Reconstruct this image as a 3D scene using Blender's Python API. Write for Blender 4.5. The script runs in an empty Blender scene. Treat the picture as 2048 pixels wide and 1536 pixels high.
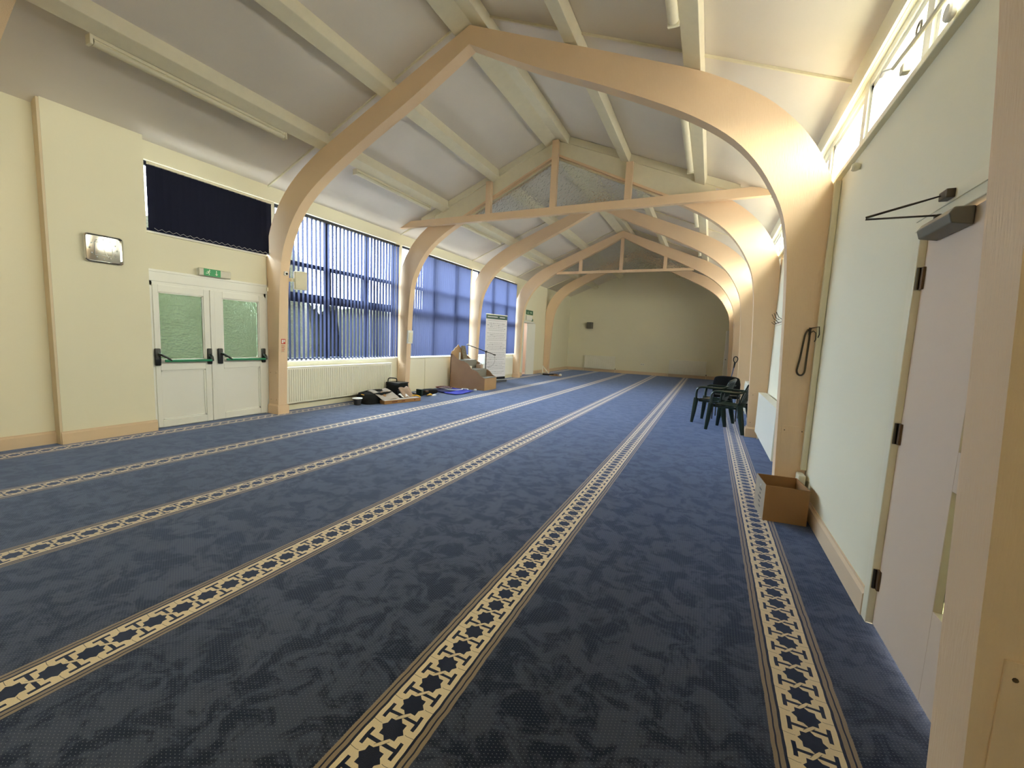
import bpy, bmesh, math, random
from mathutils import Vector, Matrix
random.seed(7)
PI = math.pi
sc = bpy.context.scene
COL = sc.collection

# ------------------------------------------------------------------ camera
F_PX, YAW, PITCH, ROLL, CAM_H = 830.23, 0.440634, 0.106951, 0.0437667, 1.35
cy, sy, cp, sp = math.cos(YAW), math.sin(YAW), math.cos(PITCH), math.sin(PITCH)
Fv = Vector((-sy*cp, cy*cp, -sp)); Rv = Vector((cy, sy, 0)); Uv = Rv.cross(Fv)
cr, sr = math.cos(ROLL), math.sin(ROLL)
R2 = Rv*cr + Uv*sr; U2 = Uv*cr - Rv*sr
cd = bpy.data.cameras.new('camera'); cam = bpy.data.objects.new('camera', cd); COL.objects.link(cam)
cd.sensor_fit = 'HORIZONTAL'; cd.sensor_width = 36.0; cd.lens = F_PX*36/2048; cd.clip_start = 0.02; cd.clip_end = 200
M = Matrix.Identity(4)
for i in range(3):
    M[i][0] = R2[i]; M[i][1] = U2[i]; M[i][2] = -Fv[i]
M[0][3], M[1][3], M[2][3] = 0, 0, CAM_H
cam.matrix_world = M
sc.camera = cam
# ------------------------------------------------------------------ exposure
sc.view_settings.view_transform = 'Standard'; sc.view_settings.look = 'None'
sc.view_settings.exposure = 3.8; sc.view_settings.gamma = 1.0; sc.view_settings.use_curve_mapping = False
sc.cycles.max_bounces = 14; sc.cycles.diffuse_bounces = 8; sc.cycles.glossy_bounces = 3
sc.cycles.transmission_bounces = 6; sc.cycles.transparent_max_bounces = 10
sc.cycles.sample_clamp_indirect = 6.0; sc.cycles.caustics_reflective = False; sc.cycles.caustics_refractive = False
sc.cycles.use_denoising = True
# ------------------------------------------------------------------ sky: cool overcast over the left side, warm bright haze on the right side
SKY = 1.0
w = bpy.data.worlds.new('sky'); sc.world = w; w.use_nodes = True
nt = w.node_tree; nt.nodes.clear()
o_ = nt.nodes.new('ShaderNodeOutputWorld'); bg = nt.nodes.new('ShaderNodeBackground')
tc = nt.nodes.new('ShaderNodeTexCoord'); sx = nt.nodes.new('ShaderNodeSeparateXYZ')
mr = nt.nodes.new('ShaderNodeMapRange'); cr_ = nt.nodes.new('ShaderNodeValToRGB')
nt.links.new(tc.outputs['Generated'], sx.inputs[0]); nt.links.new(sx.outputs['X'], mr.inputs['Value'])
mr.inputs['From Min'].default_value = -1; mr.inputs['From Max'].default_value = 1
nt.links.new(mr.outputs[0], cr_.inputs[0])
cr_.color_ramp.elements[0].position = 0.25; cr_.color_ramp.elements[0].color = (1.95, 2.22, 2.7, 1)
cr_.color_ramp.elements[1].position = 0.75; cr_.color_ramp.elements[1].color = (3.0, 2.68, 2.12, 1)
nt.links.new(cr_.outputs[0], bg.inputs[0]); bg.inputs[1].default_value = SKY
nt.links.new(bg.outputs[0], o_.inputs[0])

# room constants
CX, WL, WR, FAR, BACK = -2.755, -6.36, 0.84, 19.75, -2.2
A = [1.24] + [1.277 + 3.038*k for k in range(1, 6)]; T = 0.15

def portal(name, loc, rot, sx_, sy_):
    l = bpy.data.lights.new(name, 'AREA'); l.shape = 'RECTANGLE'; l.size = sx_; l.size_y = sy_
    l.cycles.is_portal = True
    o = bpy.data.objects.new(name, l); o.location = loc; o.rotation_euler = rot; COL.objects.link(o)
for k in (1, 2, 3):
    portal('daylight_portal', (-6.62, A[k]+1.55, 2.06), (0, -PI/2, 0), 2.5, 2.9)
portal('daylight_portal', (-6.62, 3.57, 2.9), (0, -PI/2, 0), .9, 1.7)
portal('daylight_portal', (1.10, 8.5, 3.05), (0, PI/2, 0), .6, 22.0)

# ------------------------------------------------------------------ node helpers
class S:
    def __init__(s, nt, o): s.nt, s.o = nt, o
    def m(s, op, b=None, c=None):
        n = s.nt.nodes.new('ShaderNodeMath'); n.operation = op
        for i, v in enumerate((s, b, c)):
            if v is None: continue
            if isinstance(v, S): s.nt.links.new(v.o, n.inputs[i])
            else: n.inputs[i].default_value = v
        return S(s.nt, n.outputs[0])
    def __add__(s, b): return s.m('ADD', b)
    def __sub__(s, b): return s.m('SUBTRACT', b)
    def __mul__(s, b): return s.m('MULTIPLY', b)
    def __truediv__(s, b): return s.m('DIVIDE', b)
    def lt(s, b): return s.m('LESS_THAN', b)
    def gt(s, b): return s.m('GREATER_THAN', b)
    def abs(s): return s.m('ABSOLUTE')
    def mn(s, b): return s.m('MINIMUM', b)
    def mx(s, b): return s.m('MAXIMUM', b)

def lin(c):
    return tuple(((v/255)/12.92 if v/255 <= .04045 else (((v/255)+.055)/1.055)**2.4) for v in c) + (1.0,)
MATS = {}
def newmat(name):
    m = bpy.data.materials.new(name); m.use_nodes = True
    nt = m.node_tree; b = nt.nodes['Principled BSDF']; MATS[name] = m
    return m, nt, b
def mix(nt, f, a, b):
    n = nt.nodes.new('ShaderNodeMix'); n.data_type = 'RGBA'
    for i, v in ((0, f), (6, a), (7, b)):
        if isinstance(v, S): nt.links.new(v.o, n.inputs[i])
        elif isinstance(v, tuple): n.inputs[i].default_value = v
        elif isinstance(v, (int, float)): n.inputs[i].default_value = v
        else: nt.links.new(v, n.inputs[i])
    return n.outputs[2]
def noise(nt, scale, detail=2, rough=.5, dist=0, vec=None, stretch=None):
    n = nt.nodes.new('ShaderNodeTexNoise'); n.inputs['Scale'].default_value = scale
    n.inputs['Detail'].default_value = detail; n.inputs['Roughness'].default_value = rough; n.inputs['Distortion'].default_value = dist
    g = nt.nodes.new('ShaderNodeNewGeometry')
    src = g.outputs['Position'] if vec is None else vec
    if stretch:
        mp = nt.nodes.new('ShaderNodeMapping'); mp.inputs['Scale'].default_value = stretch
        nt.links.new(src, mp.inputs[0]); src = mp.outputs[0]
    nt.links.new(src, n.inputs['Vector'])
    return n.outputs['Fac']
def bump(nt, b, h, strength=.2, dist=.01):
    n = nt.nodes.new('ShaderNodeBump'); n.inputs['Strength'].default_value = strength; n.inputs['Distance'].default_value = dist
    nt.links.new(h, n.inputs['Height']); nt.links.new(n.outputs[0], b.inputs['Normal'])
def paint(name, rgb, rough=.6, var=.04, nscale=6, bstr=.05, bscale=60, stretch=None, spec=.5, metal=0, bdist=.004):
    m, nt, b = newmat(name)
    c = lin(rgb); d = tuple(v*(1-var*2.2) for v in c[:3]) + (1.,)
    nt.links.new(mix(nt, noise(nt, nscale, 3), c, d), b.inputs['Base Color'])
    b.inputs['Roughness'].default_value = rough; b.inputs['Specular IOR Level'].default_value = spec; b.inputs['Metallic'].default_value = metal
    if bstr: bump(nt, b, noise(nt, bscale, 3, stretch=stretch), bstr, bdist)
    return m
paint('wall_paint', (236, 232, 210), .75, .02, 1.2, .12, 45)
paint('ceiling_paint', (230, 224, 218), .8, .05, 1.6, .15, 7)
paint('beam_paint', (236, 230, 207), .6, .05, 9, .3, 30)
paint('arch_paint', (238, 210, 178), .42, .03, 3, .5, 40, (3.5, 3.5, .35), .3, 0, .003)
paint('strip_paint', (222, 205, 176), .5, .02, 3, .05)
paint('trim_paint', (224, 200, 170), .5, .02, 3, .05)
paint('cream_gloss', (236, 231, 208), .35, .02, 4, .05)
paint('white_upvc', (235, 236, 232), .3, .01, 3, 0)
paint('radiator_white', (236, 234, 222), .4, .01, 3, 0)
paint('door_paint', (222, 202, 184), .5, .02, 2, .08, 30)
paint('navy_frame', (26, 30, 52), .4, .03, 5, 0)
paint('green_plastic', (17, 40, 31), .35, .1, 8, .05)
paint('black_fabric', (16, 17, 19), .9, .1, 30, .2, 200)
paint('black_plastic', (20, 20, 21), .4, .05, 10, 0)
paint('dark_grey', (58, 58, 60), .45, .05, 10, 0)
paint('cardboard', (164, 122, 78), .85, .06, 8, .1, 120, (1, 1, .1))
paint('cardboard_grey', (170, 158, 142), .85, .06, 8, .1, 120)
paint('wood_board', (186, 152, 112), .6, .08, 5, .1, 30)
paint('wood_side', (160, 128, 100), .6, .1, 5, .1, 30)
paint('grey_carpet', (142, 140, 132), .95, .15, 40, .3, 200)
paint('paper_white', (240, 240, 238), .8, .01, 4, 0)
paint('banner_white', (232, 232, 240), .6, .01, 4, 0)
paint('banner_green', (72, 98, 92), .6, .03, 4, 0)
paint('print_grey', (170, 172, 186), .8, .1, 40, 0)
paint('metal', (170, 168, 160), .3, .03, 20, 0, metal=1)
paint('dark_metal', (92, 84, 74), .35, .06, 20, 0, metal=1)
paint('rust_metal', (120, 96, 72), .5, .2, 60, 0, metal=.7)
paint('closer_grey', (110, 108, 100), .4, .04, 10, 0)
paint('bar_green', (20, 130, 88), .35, .04, 10, 0)
paint('sign_green', (30, 160, 95), .4, .03, 20, 0)
paint('sign_dark_green', (62, 112, 84), .5, .03, 20, 0)
paint('sign_white', (228, 248, 228), .5, .01, 20, 0)
paint('sign_red', (205, 60, 40), .5, .03, 20, 0)
paint('yellow', (226, 176, 44), .5, .05, 20, 0)
paint('rug_blue', (26, 34, 150), .85, .15, 25, .4, 60)
paint('rug_navy', (36, 38, 82), .9, .15, 25, .4, 60)
paint('maroon', (104, 50, 48), .8, .1, 25, 0)
paint('steel_blue', (60, 90, 150), .4, .05, 25, 0)
paint('blind_chain', (225, 225, 225), .4, .02, 20, 0)
paint('hedge_leaf', (15, 30, 9), .8, .5, 3, .8, 18, bdist=.05)
paint('outside_ground', (222, 216, 212), .9, .1, 2, .2, 9)
paint('outside_bounce_ground', (178, 170, 164), .9, .1, 2, .2, 9)  # pale unseen ground, brightened to bounce daylight onto the ceiling
paint('patterned_board', (168, 156, 132), .7, .45, 38, 0)
paint('clear_plastic', (200, 198, 182), .25, .03, 20, 0)
paint('skin_pink', (178, 154, 134), .8, .05, 20, 0)

# blind fabric: navy cloth that lets a little light through
m, nt, b = newmat('blind_fabric')
b.inputs['Base Color'].default_value = lin((64, 70, 100)); b.inputs['Roughness'].default_value = .8
b.inputs['Specular IOR Level'].default_value = .2
tr = nt.nodes.new('ShaderNodeBsdfTranslucent'); tr.inputs[0].default_value = lin((20, 42, 125))
mx_ = nt.nodes.new('ShaderNodeMixShader'); mx_.inputs[0].default_value = .15
nt.links.new(b.outputs[0], mx_.inputs[1]); nt.links.new(tr.outputs[0], mx_.inputs[2])
nt.links.new(mx_.outputs[0], nt.nodes['Material Output'].inputs[0])
m, nt, b = newmat('blind_shaded_fabric')  # same navy cloth, indoor shade of the closed slats put into its colour
b.inputs['Base Color'].default_value = lin((28, 31, 50)); b.inputs['Roughness'].default_value = .9
b.inputs['Specular IOR Level'].default_value = .2

# clear glazing
m, nt, b = newmat('clear_glass')
tp = nt.nodes.new('ShaderNodeBsdfTransparent'); tp.inputs[0].default_value = (.93, .97, .96, 1)
gl = nt.nodes.new('ShaderNodeBsdfGlossy'); gl.inputs['Roughness'].default_value = .03
mx_ = nt.nodes.new('ShaderNodeMixShader'); mx_.inputs[0].default_value = .05
nt.links.new(tp.outputs[0], mx_.inputs[1]); nt.links.new(gl.outputs[0], mx_.inputs[2])
nt.links.new(mx_.outputs[0], nt.nodes['Material Output'].inputs[0])
# textured privacy glass of the fire doors and the gable screens
def rippled(name, col, rough, bs, bscale, bd):
    m, nt, b = newmat(name)
    b.inputs['Base Color'].default_value = col; b.inputs['Transmission Weight'].default_value = 1.0
    b.inputs['Roughness'].default_value = rough; b.inputs['IOR'].default_value = 1.45
    v = nt.nodes.new('ShaderNodeTexVoronoi'); v.inputs['Scale'].default_value = bscale
    g = nt.nodes.new('ShaderNodeNewGeometry'); nt.links.new(g.outputs['Position'], v.inputs['Vector'])
    bump(nt, b, v.outputs['Distance'], bs, bd)
rippled('privacy_glass', (.44, .60, .40, 1), .22, .6, 38, .01)
rippled('ripple_glass', (.72, .76, .77, 1), .09, .9, 24, .02)
m, nt, b = newmat('mirror_dial')
b.inputs['Metallic'].default_value = 1; b.inputs['Roughness'].default_value = .05; b.inputs['Base Color'].default_value = (.42, .42, .40, 1)
m, nt, b = newmat('chrome')
b.inputs['Metallic'].default_value = 1; b.inputs['Roughness'].default_value = .15; b.inputs['Base Color'].default_value = (.85, .85, .85, 1)

# carpet: navy pile with pin dots and cream-bordered star bands that repeat every 1.311 m
m, nt, b = newmat('prayer_carpet')
g = nt.nodes.new('ShaderNodeNewGeometry'); sp_ = nt.nodes.new('ShaderNodeSeparateXYZ'); nt.links.new(g.outputs['Position'], sp_.inputs[0])
X0, Y0 = S(nt, sp_.outputs['X']), S(nt, sp_.outputs['Y'])
wob = S(nt, noise(nt, 14, 1)) - .5
X = X0 + wob*.008
Y = Y0 + (S(nt, noise(nt, 11, 1, vec=None, stretch=(1, 1.7, 1))) - .5)*.008
k = ((X + 6.118)/1.311 + .5).m('FLOOR')
dx = X + 6.118 - k*1.311; a = dx.abs()
P = .1095
v = ((Y - .095 + k*.0165)/P + .5).m('FRACT') - .5
dy = v.abs()*P
star = (a.mx(dy)).mn((a + dy)*.7071).lt(.0325)
dyb = (v.abs()*-1 + .5)*P
dash = (a - .0615).abs().lt(.0068) * dyb.lt(.0300)
sgn = (v.gt(0)*2 - 1)                       # which side of the crossing
strand = (dx + sgn*dyb*.8).abs().gt(.009)
bar = dyb.lt(.0060) * a.lt(.061) * strand
seam = (dy - .002 - (a - .060).abs()*.12).abs().lt(.0011) * a.gt(.050) * v.gt(0)
edge = (((dx + sgn*dyb*.8).abs() - .0085).abs()).lt(.0014) * dyb.lt(.014)
cream_in = a.lt(.087)
dark_in = star.mx(dash).mx(bar).mx(edge*.7).mx(seam*.7)
in_stripe = a.lt(.131)
line1 = (a - .1145).abs().lt(.0028); line2 = (a - .0918).abs().lt(.0048)
tan = in_stripe * a.gt(.087)
spk = S(nt, noise(nt, 420, 2))
blot = S(nt, noise(nt, 7.0, 7, .70, .6)); blot2 = S(nt, noise(nt, 1.3, 2, .5, .3))
nr = nt.nodes.new('ShaderNodeMapRange'); nt.links.new(blot.o, nr.inputs[0])
nr.inputs[1].default_value = .42; nr.inputs[2].default_value = .56; nr.inputs[3].default_value = .16; nr.inputs[4].default_value = 1.4
nr.interpolation_type = 'SMOOTHSTEP'
bf = S(nt, nr.outputs[0]) * (blot2*.6 + .7)  # shading of the brushed pile put into the navy colour as blotches
# pin dots on a 12 mm grid
fx = (X0/.0125).m('FRACT') - .5; fy = (Y0/.0125 + (X0/.0125).m('FLOOR')*.5).m('FRACT') - .5
dot = (fx*fx*1.6 + fy*fy*4.5).lt(.055)
base = lin((52, 55, 64))
def scale(nt, col, f):
    n = nt.nodes.new('ShaderNodeVectorMath'); n.operation = 'SCALE'
    if isinstance(col, tuple): n.inputs[0].default_value = col[:3]
    else: nt.links.new(col, n.inputs[0])
    nt.links.new(f.o, n.inputs['Scale']); return n.outputs[0]
nav = scale(nt, base, bf)
nav = mix(nt, dot*.55, nav, lin((126, 130, 134)))
spk_f = spk*.5 + .75
cream = scale(nt, lin((226, 206, 166)), spk_f); tanc = scale(nt, lin((146, 127, 98)), spk_f)
col = mix(nt, tan, nav, tanc)
col = mix(nt, cream_in, col, cream)
dk = lin((26, 25, 32))
col = mix(nt, (cream_in*dark_in).mx(line1).mx(line2), col, dk)
nt.links.new(col, b.inputs['Base Color'])
b.inputs['Roughness'].default_value = .95; b.inputs['Specular IOR Level'].default_value = .15
b.inputs['Sheen Weight'].default_value = .55; b.inputs['Sheen Roughness'].default_value = .45; b.inputs['Sheen Tint'].default_value = (.42, .56, 1, 1)
hb = spk*.6 + in_stripe*.5 + blot*.8
bump(nt, b, hb.o, .45, .006)

# ------------------------------------------------------------------ mesh builder
ORG = {}
class MB:
    def __init__(s): s.bm = bmesh.new()
    def box(s, x0, x1, y0, y1, z0, z1, bev=0):
        vs = [s.bm.verts.new((x, y, z)) for x in (x0, x1) for y in (y0, y1) for z in (z0, z1)]
        fs = [s.bm.faces.new([vs[i] for i in f]) for f in ((0,1,3,2),(4,6,7,5),(0,4,5,1),(2,3,7,6),(0,2,6,4),(1,5,7,3))]
        if bev:
            es = list({e for f in fs for e in f.edges})
            bmesh.ops.bevel(s.bm, geom=es, offset=bev, segments=2, affect='EDGES', profile=.5)
        return s
    def obox(s, c, ax, ay, az, hx, hy, hz):   # oriented box: centre, unit axes, half sizes
        c = Vector(c); ax, ay, az = Vector(ax).normalized(), Vector(ay).normalized(), Vector(az).normalized()
        vs = [s.bm.verts.new(c + ax*hx*i + ay*hy*j + az*hz*l) for i in (-1, 1) for j in (-1, 1) for l in (-1, 1)]
        for f in ((0,1,3,2),(4,6,7,5),(0,4,5,1),(2,3,7,6),(0,2,6,4),(1,5,7,3)): s.bm.faces.new([vs[i] for i in f])
        return s
    def prism(s, pts, axis, a0, a1):          # polygon in the other two axes, extruded along axis
        def P3(p, t): return {'x': (t, p[0], p[1]), 'y': (p[0], t, p[1]), 'z': (p[0], p[1], t)}[axis]
        A_ = [s.bm.verts.new(P3(p, a0)) for p in pts]; B_ = [s.bm.verts.new(P3(p, a1)) for p in pts]
        n = len(pts)
        s.bm.faces.new(A_); s.bm.faces.new(B_[::-1])
        for i in range(n): s.bm.faces.new((A_[i], B_[i], B_[(i+1) % n], A_[(i+1) % n]))
        return s
    def ribbon(s, outer, inner, y0, y1):      # closed band between two equal-length (x,z) paths, thickness along y
        O0 = [s.bm.verts.new((p[0], y0, p[1])) for p in outer]; I0 = [s.bm.verts.new((p[0], y0, p[1])) for p in inner]
        O1 = [s.bm.verts.new((p[0], y1, p[1])) for p in outer]; I1 = [s.bm.verts.new((p[0], y1, p[1])) for p in inner]
        n = len(outer)
        for i in range(n-1):
            s.bm.faces.new((O0[i], O0[i+1], I0[i+1], I0[i])); s.bm.faces.new((O1[i], I1[i], I1[i+1], O1[i+1]))
            s.bm.faces.new((O0[i], O1[i], O1[i+1], O0[i+1])); s.bm.faces.new((I0[i], I0[i+1], I1[i+1], I1[i]))
        s.bm.faces.new((O0[0], I0[0], I1[0], O1[0])); s.bm.faces.new((O0[-1], O1[-1], I1[-1], I0[-1]))
        return s
    def tube(s, pts, r, n=10, flat=None, caps=True):
        pts = [Vector(p) for p in pts]; rs = r if isinstance(r, (list, tuple)) else [r]*len(pts)
        rings = []; up = None
        for i, p in enumerate(pts):
            t = (pts[min(i+1, len(pts)-1)] - pts[max(i-1, 0)]).normalized()
            if up is None:
                up = Vector((0, 0, 1)) if abs(t.z) < .9 else Vector((1, 0, 0))
            sd = t.cross(up).normalized(); up = sd.cross(t).normalized()
            a_, b_ = (1, 1) if flat is None else flat
            rings.append([s.bm.verts.new(p + sd*math.cos(2*PI*j/n)*rs[i]*a_ + up*math.sin(2*PI*j/n)*rs[i]*b_) for j in range(n)])
        for i in range(len(rings)-1):
            for j in range(n):
                s.bm.faces.new((rings[i][j], rings[i][(j+1) % n], rings[i+1][(j+1) % n], rings[i+1][j]))
        if caps: s.bm.faces.new(rings[0][::-1]); s.bm.faces.new(rings[-1])
        return s
    def lathe(s, c, prof, n=20, axis='z'):    # prof: (r, h)
        rings = []
        for r, h_ in prof:
            rg = []
            for j in range(n):
                u, w_ = math.cos(2*PI*j/n)*r, math.sin(2*PI*j/n)*r
                d = {'z': (u, w_, h_), 'x': (h_, u, w_), 'y': (u, h_, w_)}[axis]
                rg.append(s.bm.verts.new(Vector(c) + Vector(d)))
            rings.append(rg)
        for i in range(len(rings)-1):
            for j in range(n): s.bm.faces.new((rings[i][j], rings[i][(j+1) % n], rings[i+1][(j+1) % n], rings[i+1][j]))
        s.bm.faces.new(rings[0][::-1]); s.bm.faces.new(rings[-1])
        return s
    def grid(s, fn, nu, nv, skip=None):
        V = [[s.bm.verts.new(fn(i/nu, j/nv)) for j in range(nv+1)] for i in range(nu+1)]
        for i in range(nu):
            for j in range(nv):
                if skip and skip(i, j): continue
                s.bm.faces.new((V[i][j], V[i+1][j], V[i+1][j+1], V[i][j+1]))
        loose = [v_ for r_ in V for v_ in r_ if not v_.link_faces]
        for v_ in loose: s.bm.verts.remove(v_)
        return s
    def poly(s, pts):
        s.bm.faces.new([s.bm.verts.new(p) for p in pts]); return s
    def build(s, name, mat, parent=None, smooth=False, solid=0, local=False, bevel=0):
        bmesh.ops.recalc_face_normals(s.bm, faces=s.bm.faces)
        me = bpy.data.meshes.new(name); org = Vector((0, 0, 0)) if (parent is None or local) else ORG[parent.name]
        if org.length: bmesh.ops.translate(s.bm, verts=s.bm.verts, vec=-org)
        s.bm.to_mesh(me); s.bm.free()
        me.materials.append(MATS[mat])
        if smooth:
            for p_ in me.polygons: p_.use_smooth = True
            if smooth != 'all':
                me.set_sharp_from_angle(angle=math.radians(35))
        o = bpy.data.objects.new(name, me); COL.objects.link(o)
        if parent is not None: o.parent = parent
        ORG[o.name] = org
        if solid:
            md = o.modifiers.new('thickness', 'SOLIDIFY'); md.thickness = solid; md.offset = 0
        if bevel:
            md = o.modifiers.new('bevel', 'BEVEL'); md.width = bevel; md.segments = 2; md.limit_method = 'ANGLE'
        return o
def thing(name, label, cat, loc, group=None, rot=None):
    o = bpy.data.objects.new(name, None); COL.objects.link(o); o.location = loc; o.empty_display_size = .1
    if rot: o.rotation_euler = rot
    ORG[o.name] = Vector(loc)
    o['label'] = label; o['category'] = cat
    if group: o['group'] = group
    return o
def tag(o, label, cat, group=None):
    o['label'] = label; o['category'] = cat
    if group: o['group'] = group
    return o
def structure(name, loc=(0, 0, 0)):
    o = bpy.data.objects.new(name, None); COL.objects.link(o); o.location = loc; ORG[o.name] = Vector(loc); o['kind'] = 'structure'
    return o
def st(mb, name, mat, **k):
    o = mb.build(name, mat, **k); o['kind'] = 'structure'; return o
def copy_tree(o, parent=None, top=True):
    c = o.copy(); COL.objects.link(c); c.parent = parent
    for ch in list(o.children): copy_tree(ch, c, False)
    return c
def plabel(o, t): o['label'] = t; return o
def catmull(pts, n):
    out = []
    for i in range(len(pts)-1):
        p0 = pts[max(i-1, 0)]; p1 = pts[i]; p2 = pts[i+1]; p3 = pts[min(i+2, len(pts)-1)]
        for j in range(n):
            t = j/n
            out.append(tuple(.5*((2*b_)+(-a_+c_)*t+(2*a_-5*b_+4*c_-d_)*t*t+(-a_+3*b_-3*c_+d_)*t**3) for a_, b_, c_, d_ in zip(p0, p1, p2, p3)))
    out.append(tuple(pts[-1])); return out
def resample(pts, n):
    L = [0]
    for a_, b_ in zip(pts, pts[1:]): L.append(L[-1] + math.dist(a_, b_))
    out = []; j = 0
    for i in range(n+1):
        t = L[-1]*i/n
        while j < len(L)-2 and L[j+1] < t: j += 1
        f = (t-L[j])/max(1e-9, L[j+1]-L[j]); out.append(tuple(a_+(b_-a_)*f for a_, b_ in zip(pts[j], pts[j+1])))
    return out

# ------------------------------------------------------------------ shell
st(MB().box(-6.6, 1.9, BACK-.1, 20.0, -.12, 0), 'floor', 'prayer_carpet')
def roof(u): return 5.01 - .41*u
cb = MB()
for s_ in (-1, 1):
    cb.prism([(CX, roof(0)), (CX+s_*3.85, roof(3.85)), (CX+s_*3.85, roof(3.85)+.1), (CX, roof(0)+.1)], 'y', BACK-.1, 20.0)
st(cb, 'ceiling', 'ceiling_paint')
cb = MB()      # cover beads across the ceiling above every arch
for k_, ya in enumerate(A):
    cb = MB()
    for s_ in (-1, 1):
        cb.prism([(CX, roof(0)-.022), (CX+s_*3.6, roof(3.6)-.022), (CX+s_*3.6, roof(3.6)-.001), (CX, roof(0)-.001)], 'y', ya+.04, ya+.06)
    st(cb, 'trim_%d' % (k_+1), 'beam_paint')
def gable(y0, y1, name):
    st(MB().prism([(WL-.2, 0), (WR+.2, 0), (WR+.2, roof(3.8)+.02), (CX, roof(0)), (WL-.2, roof(3.8)+.02)], 'y', y0, y1), name, 'wall_paint')
gable(FAR, FAR+.2, 'wall_far'); gable(BACK-.2, BACK, 'wall_back')
# left wall
WX0 = WL-.2
ZT = roof(3.605)+.015
lw = MB()
lw.box(WX0-.04, -6.40, BACK, 1.92, 0, ZT)
lw.box(WX0, -6.28, 1.92, 2.762, 0, roof(3.52)+.02)            # pier
lw.box(WX0, WL, 2.762, 4.38, 2.03, 2.46)                      # above the fire doors
for k_ in (1, 2, 3):
    lw.box(WX0, WL, A[k_]+(.15 if k_ == 1 else .12), A[k_+1]-.07, 0, .80)
for k_ in (1, 2, 3, 4): lw.box(WX0, WL, A[k_]+.067 if k_ == 1 else A[k_]-.07, A[k_]+(.15 if k_ == 1 else .12), 0 if k_ != 1 else .0, 3.32)
lw.box(WX0, WL+.012, 2.762, 13.43+.12, 3.32, ZT)              # eaves fascia
lw.box(WX0, WL, A[4]+.12, 14.30, 0, ZT); lw.box(WX0, WL, 14.30, 15.20, 2.0, ZT); lw.box(WX0, WL, 15.20, FAR, 0, ZT)
st(lw, 'wall_left', 'wall_paint')
st(MB().box(-6.395, -6.281, 1.898, 1.919, 0, roof(3.55)), 'trim_7', 'strip_paint')
# right wall with its high window strip
WZ0, WZ1 = 2.80, 3.31
rw = MB()
rw.box(WR, WR+.2, BACK, 1.80, 0, WZ0); rw.box(WR, WR+.2, 1.80, 2.60, 1.95, WZ0); rw.box(WR, WR+.2, 2.60, FAR, 0, WZ0)
rw.box(WR, WR+.2, BACK, FAR, WZ1, roof(3.6)+.02)
rw.box(WR+.01, WR+.2, 16.60, FAR, WZ0, WZ1); rw.box(WR+.01, WR+.2, BACK, BACK+.3, WZ0, WZ1)
st(rw, 'wall_right', 'wall_paint')
# skirtings
def skirt(x0, x1, y0, y1, face, z=.14):
    mb = MB(); mb.box(x0, x1, y0, y1, 0, z-.025, 0)
    if face == '+x': mb.prism([(x0, z-.025), (x1, z-.025), (x1-.012, z-.01), (x1-.012, z), (x0, z)], 'y', y0, y1)
    elif face == '-x': mb.prism([(x0, z-.025), (x0+.012, z-.01), (x0+.012, z), (x1, z), (x1, z-.025)], 'y', y0, y1)
    else: mb.box(x0, x1, y0+.01, y1, z-.025, z)
    return mb
sk = [('baseboard_left_1', -6.40, -6.38, 1.44, 1.92, '+x'), ('baseboard_left_2', -6.28, -6.258, 1.905, 2.775, '+x'),
      ('baseboard_left_3', WL, WL+.02, A[4]+.17, 14.28, '+x'), ('baseboard_left_4', WL, WL+.02, 15.22, FAR, '+x'),
      ('baseboard_right_1', WR-.02, WR, 2.64, A[1]-.03, '-x'), ('baseboard_right_2', WR-.02, WR, A[1]+.18, A[2]-.03, '-x'),
      ('baseboard_right_3', WR-.02, WR, A[2]+.18, A[3]-.03, '-x'), ('baseboard_far', WL+.02, WR-.02, FAR-.02, FAR, '-y')]
for n_, x0, x1, y0, y1, f_ in sk: st(skirt(x0, x1, y0, y1, f_), n_, 'trim_paint')

# ------------------------------------------------------------------ arches
OUT = [(0, 4.85), (.75, 4.54), (1.5, 4.235), (2.1, 3.985), (2.42, 3.85), (2.64, 3.735), (2.86, 3.60), (3.06, 3.45), (3.24, 3.27), (3.37, 3.10), (3.46, 2.94), (3.535, 2.76), (3.58, 2.56), (3.592, 2.3), (3.592, 1.2), (3.592, 0)]
INN = [(0, 4.65), (.75, 4.265), (1.54, 3.905), (2.14, 3.61), (2.5, 3.405), (2.77, 3.205), (2.97, 2.985), (3.11, 2.76), (3.215, 2.52), (3.272, 2.22), (3.305, 1.8), (3.333, 1.2), (3.355, .6), (3.378, 0)]
oh = resample(catmull(OUT, 8), 72); ih = resample(catmull(INN, 8), 72)
outer = [(CX-u, z) for u, z in oh[::-1]] + [(CX+u, z) for u, z in oh[1:]]
inner = [(CX-u, z) for u, z in ih[::-1]] + [(CX+u, z) for u, z in ih[1:]]
def inner_u(z):
    for (u0, z0), (u1, z1) in zip(ih, ih[1:]):
        if z1 <= z <= z0: return u0 + (u1-u0)*(z0-z)/max(1e-9, z0-z1)
    return 3.37
ADESC = ['nearest tan curved timber arch, its right leg beside the near door',
         'big tan curved timber arch framing the hall, cardboard box at its right foot',
         'tan curved arch framing the nearer glazed gable and long straight tie beam',
         'plain tan curved arch just past the nearer glazed gable, left leg beside the stepped pulpit',
         'tan curved arch framing the smaller, farther glazed gable screen',
         'farthest tan curved arch, close to the blank end wall with radiators']
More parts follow.
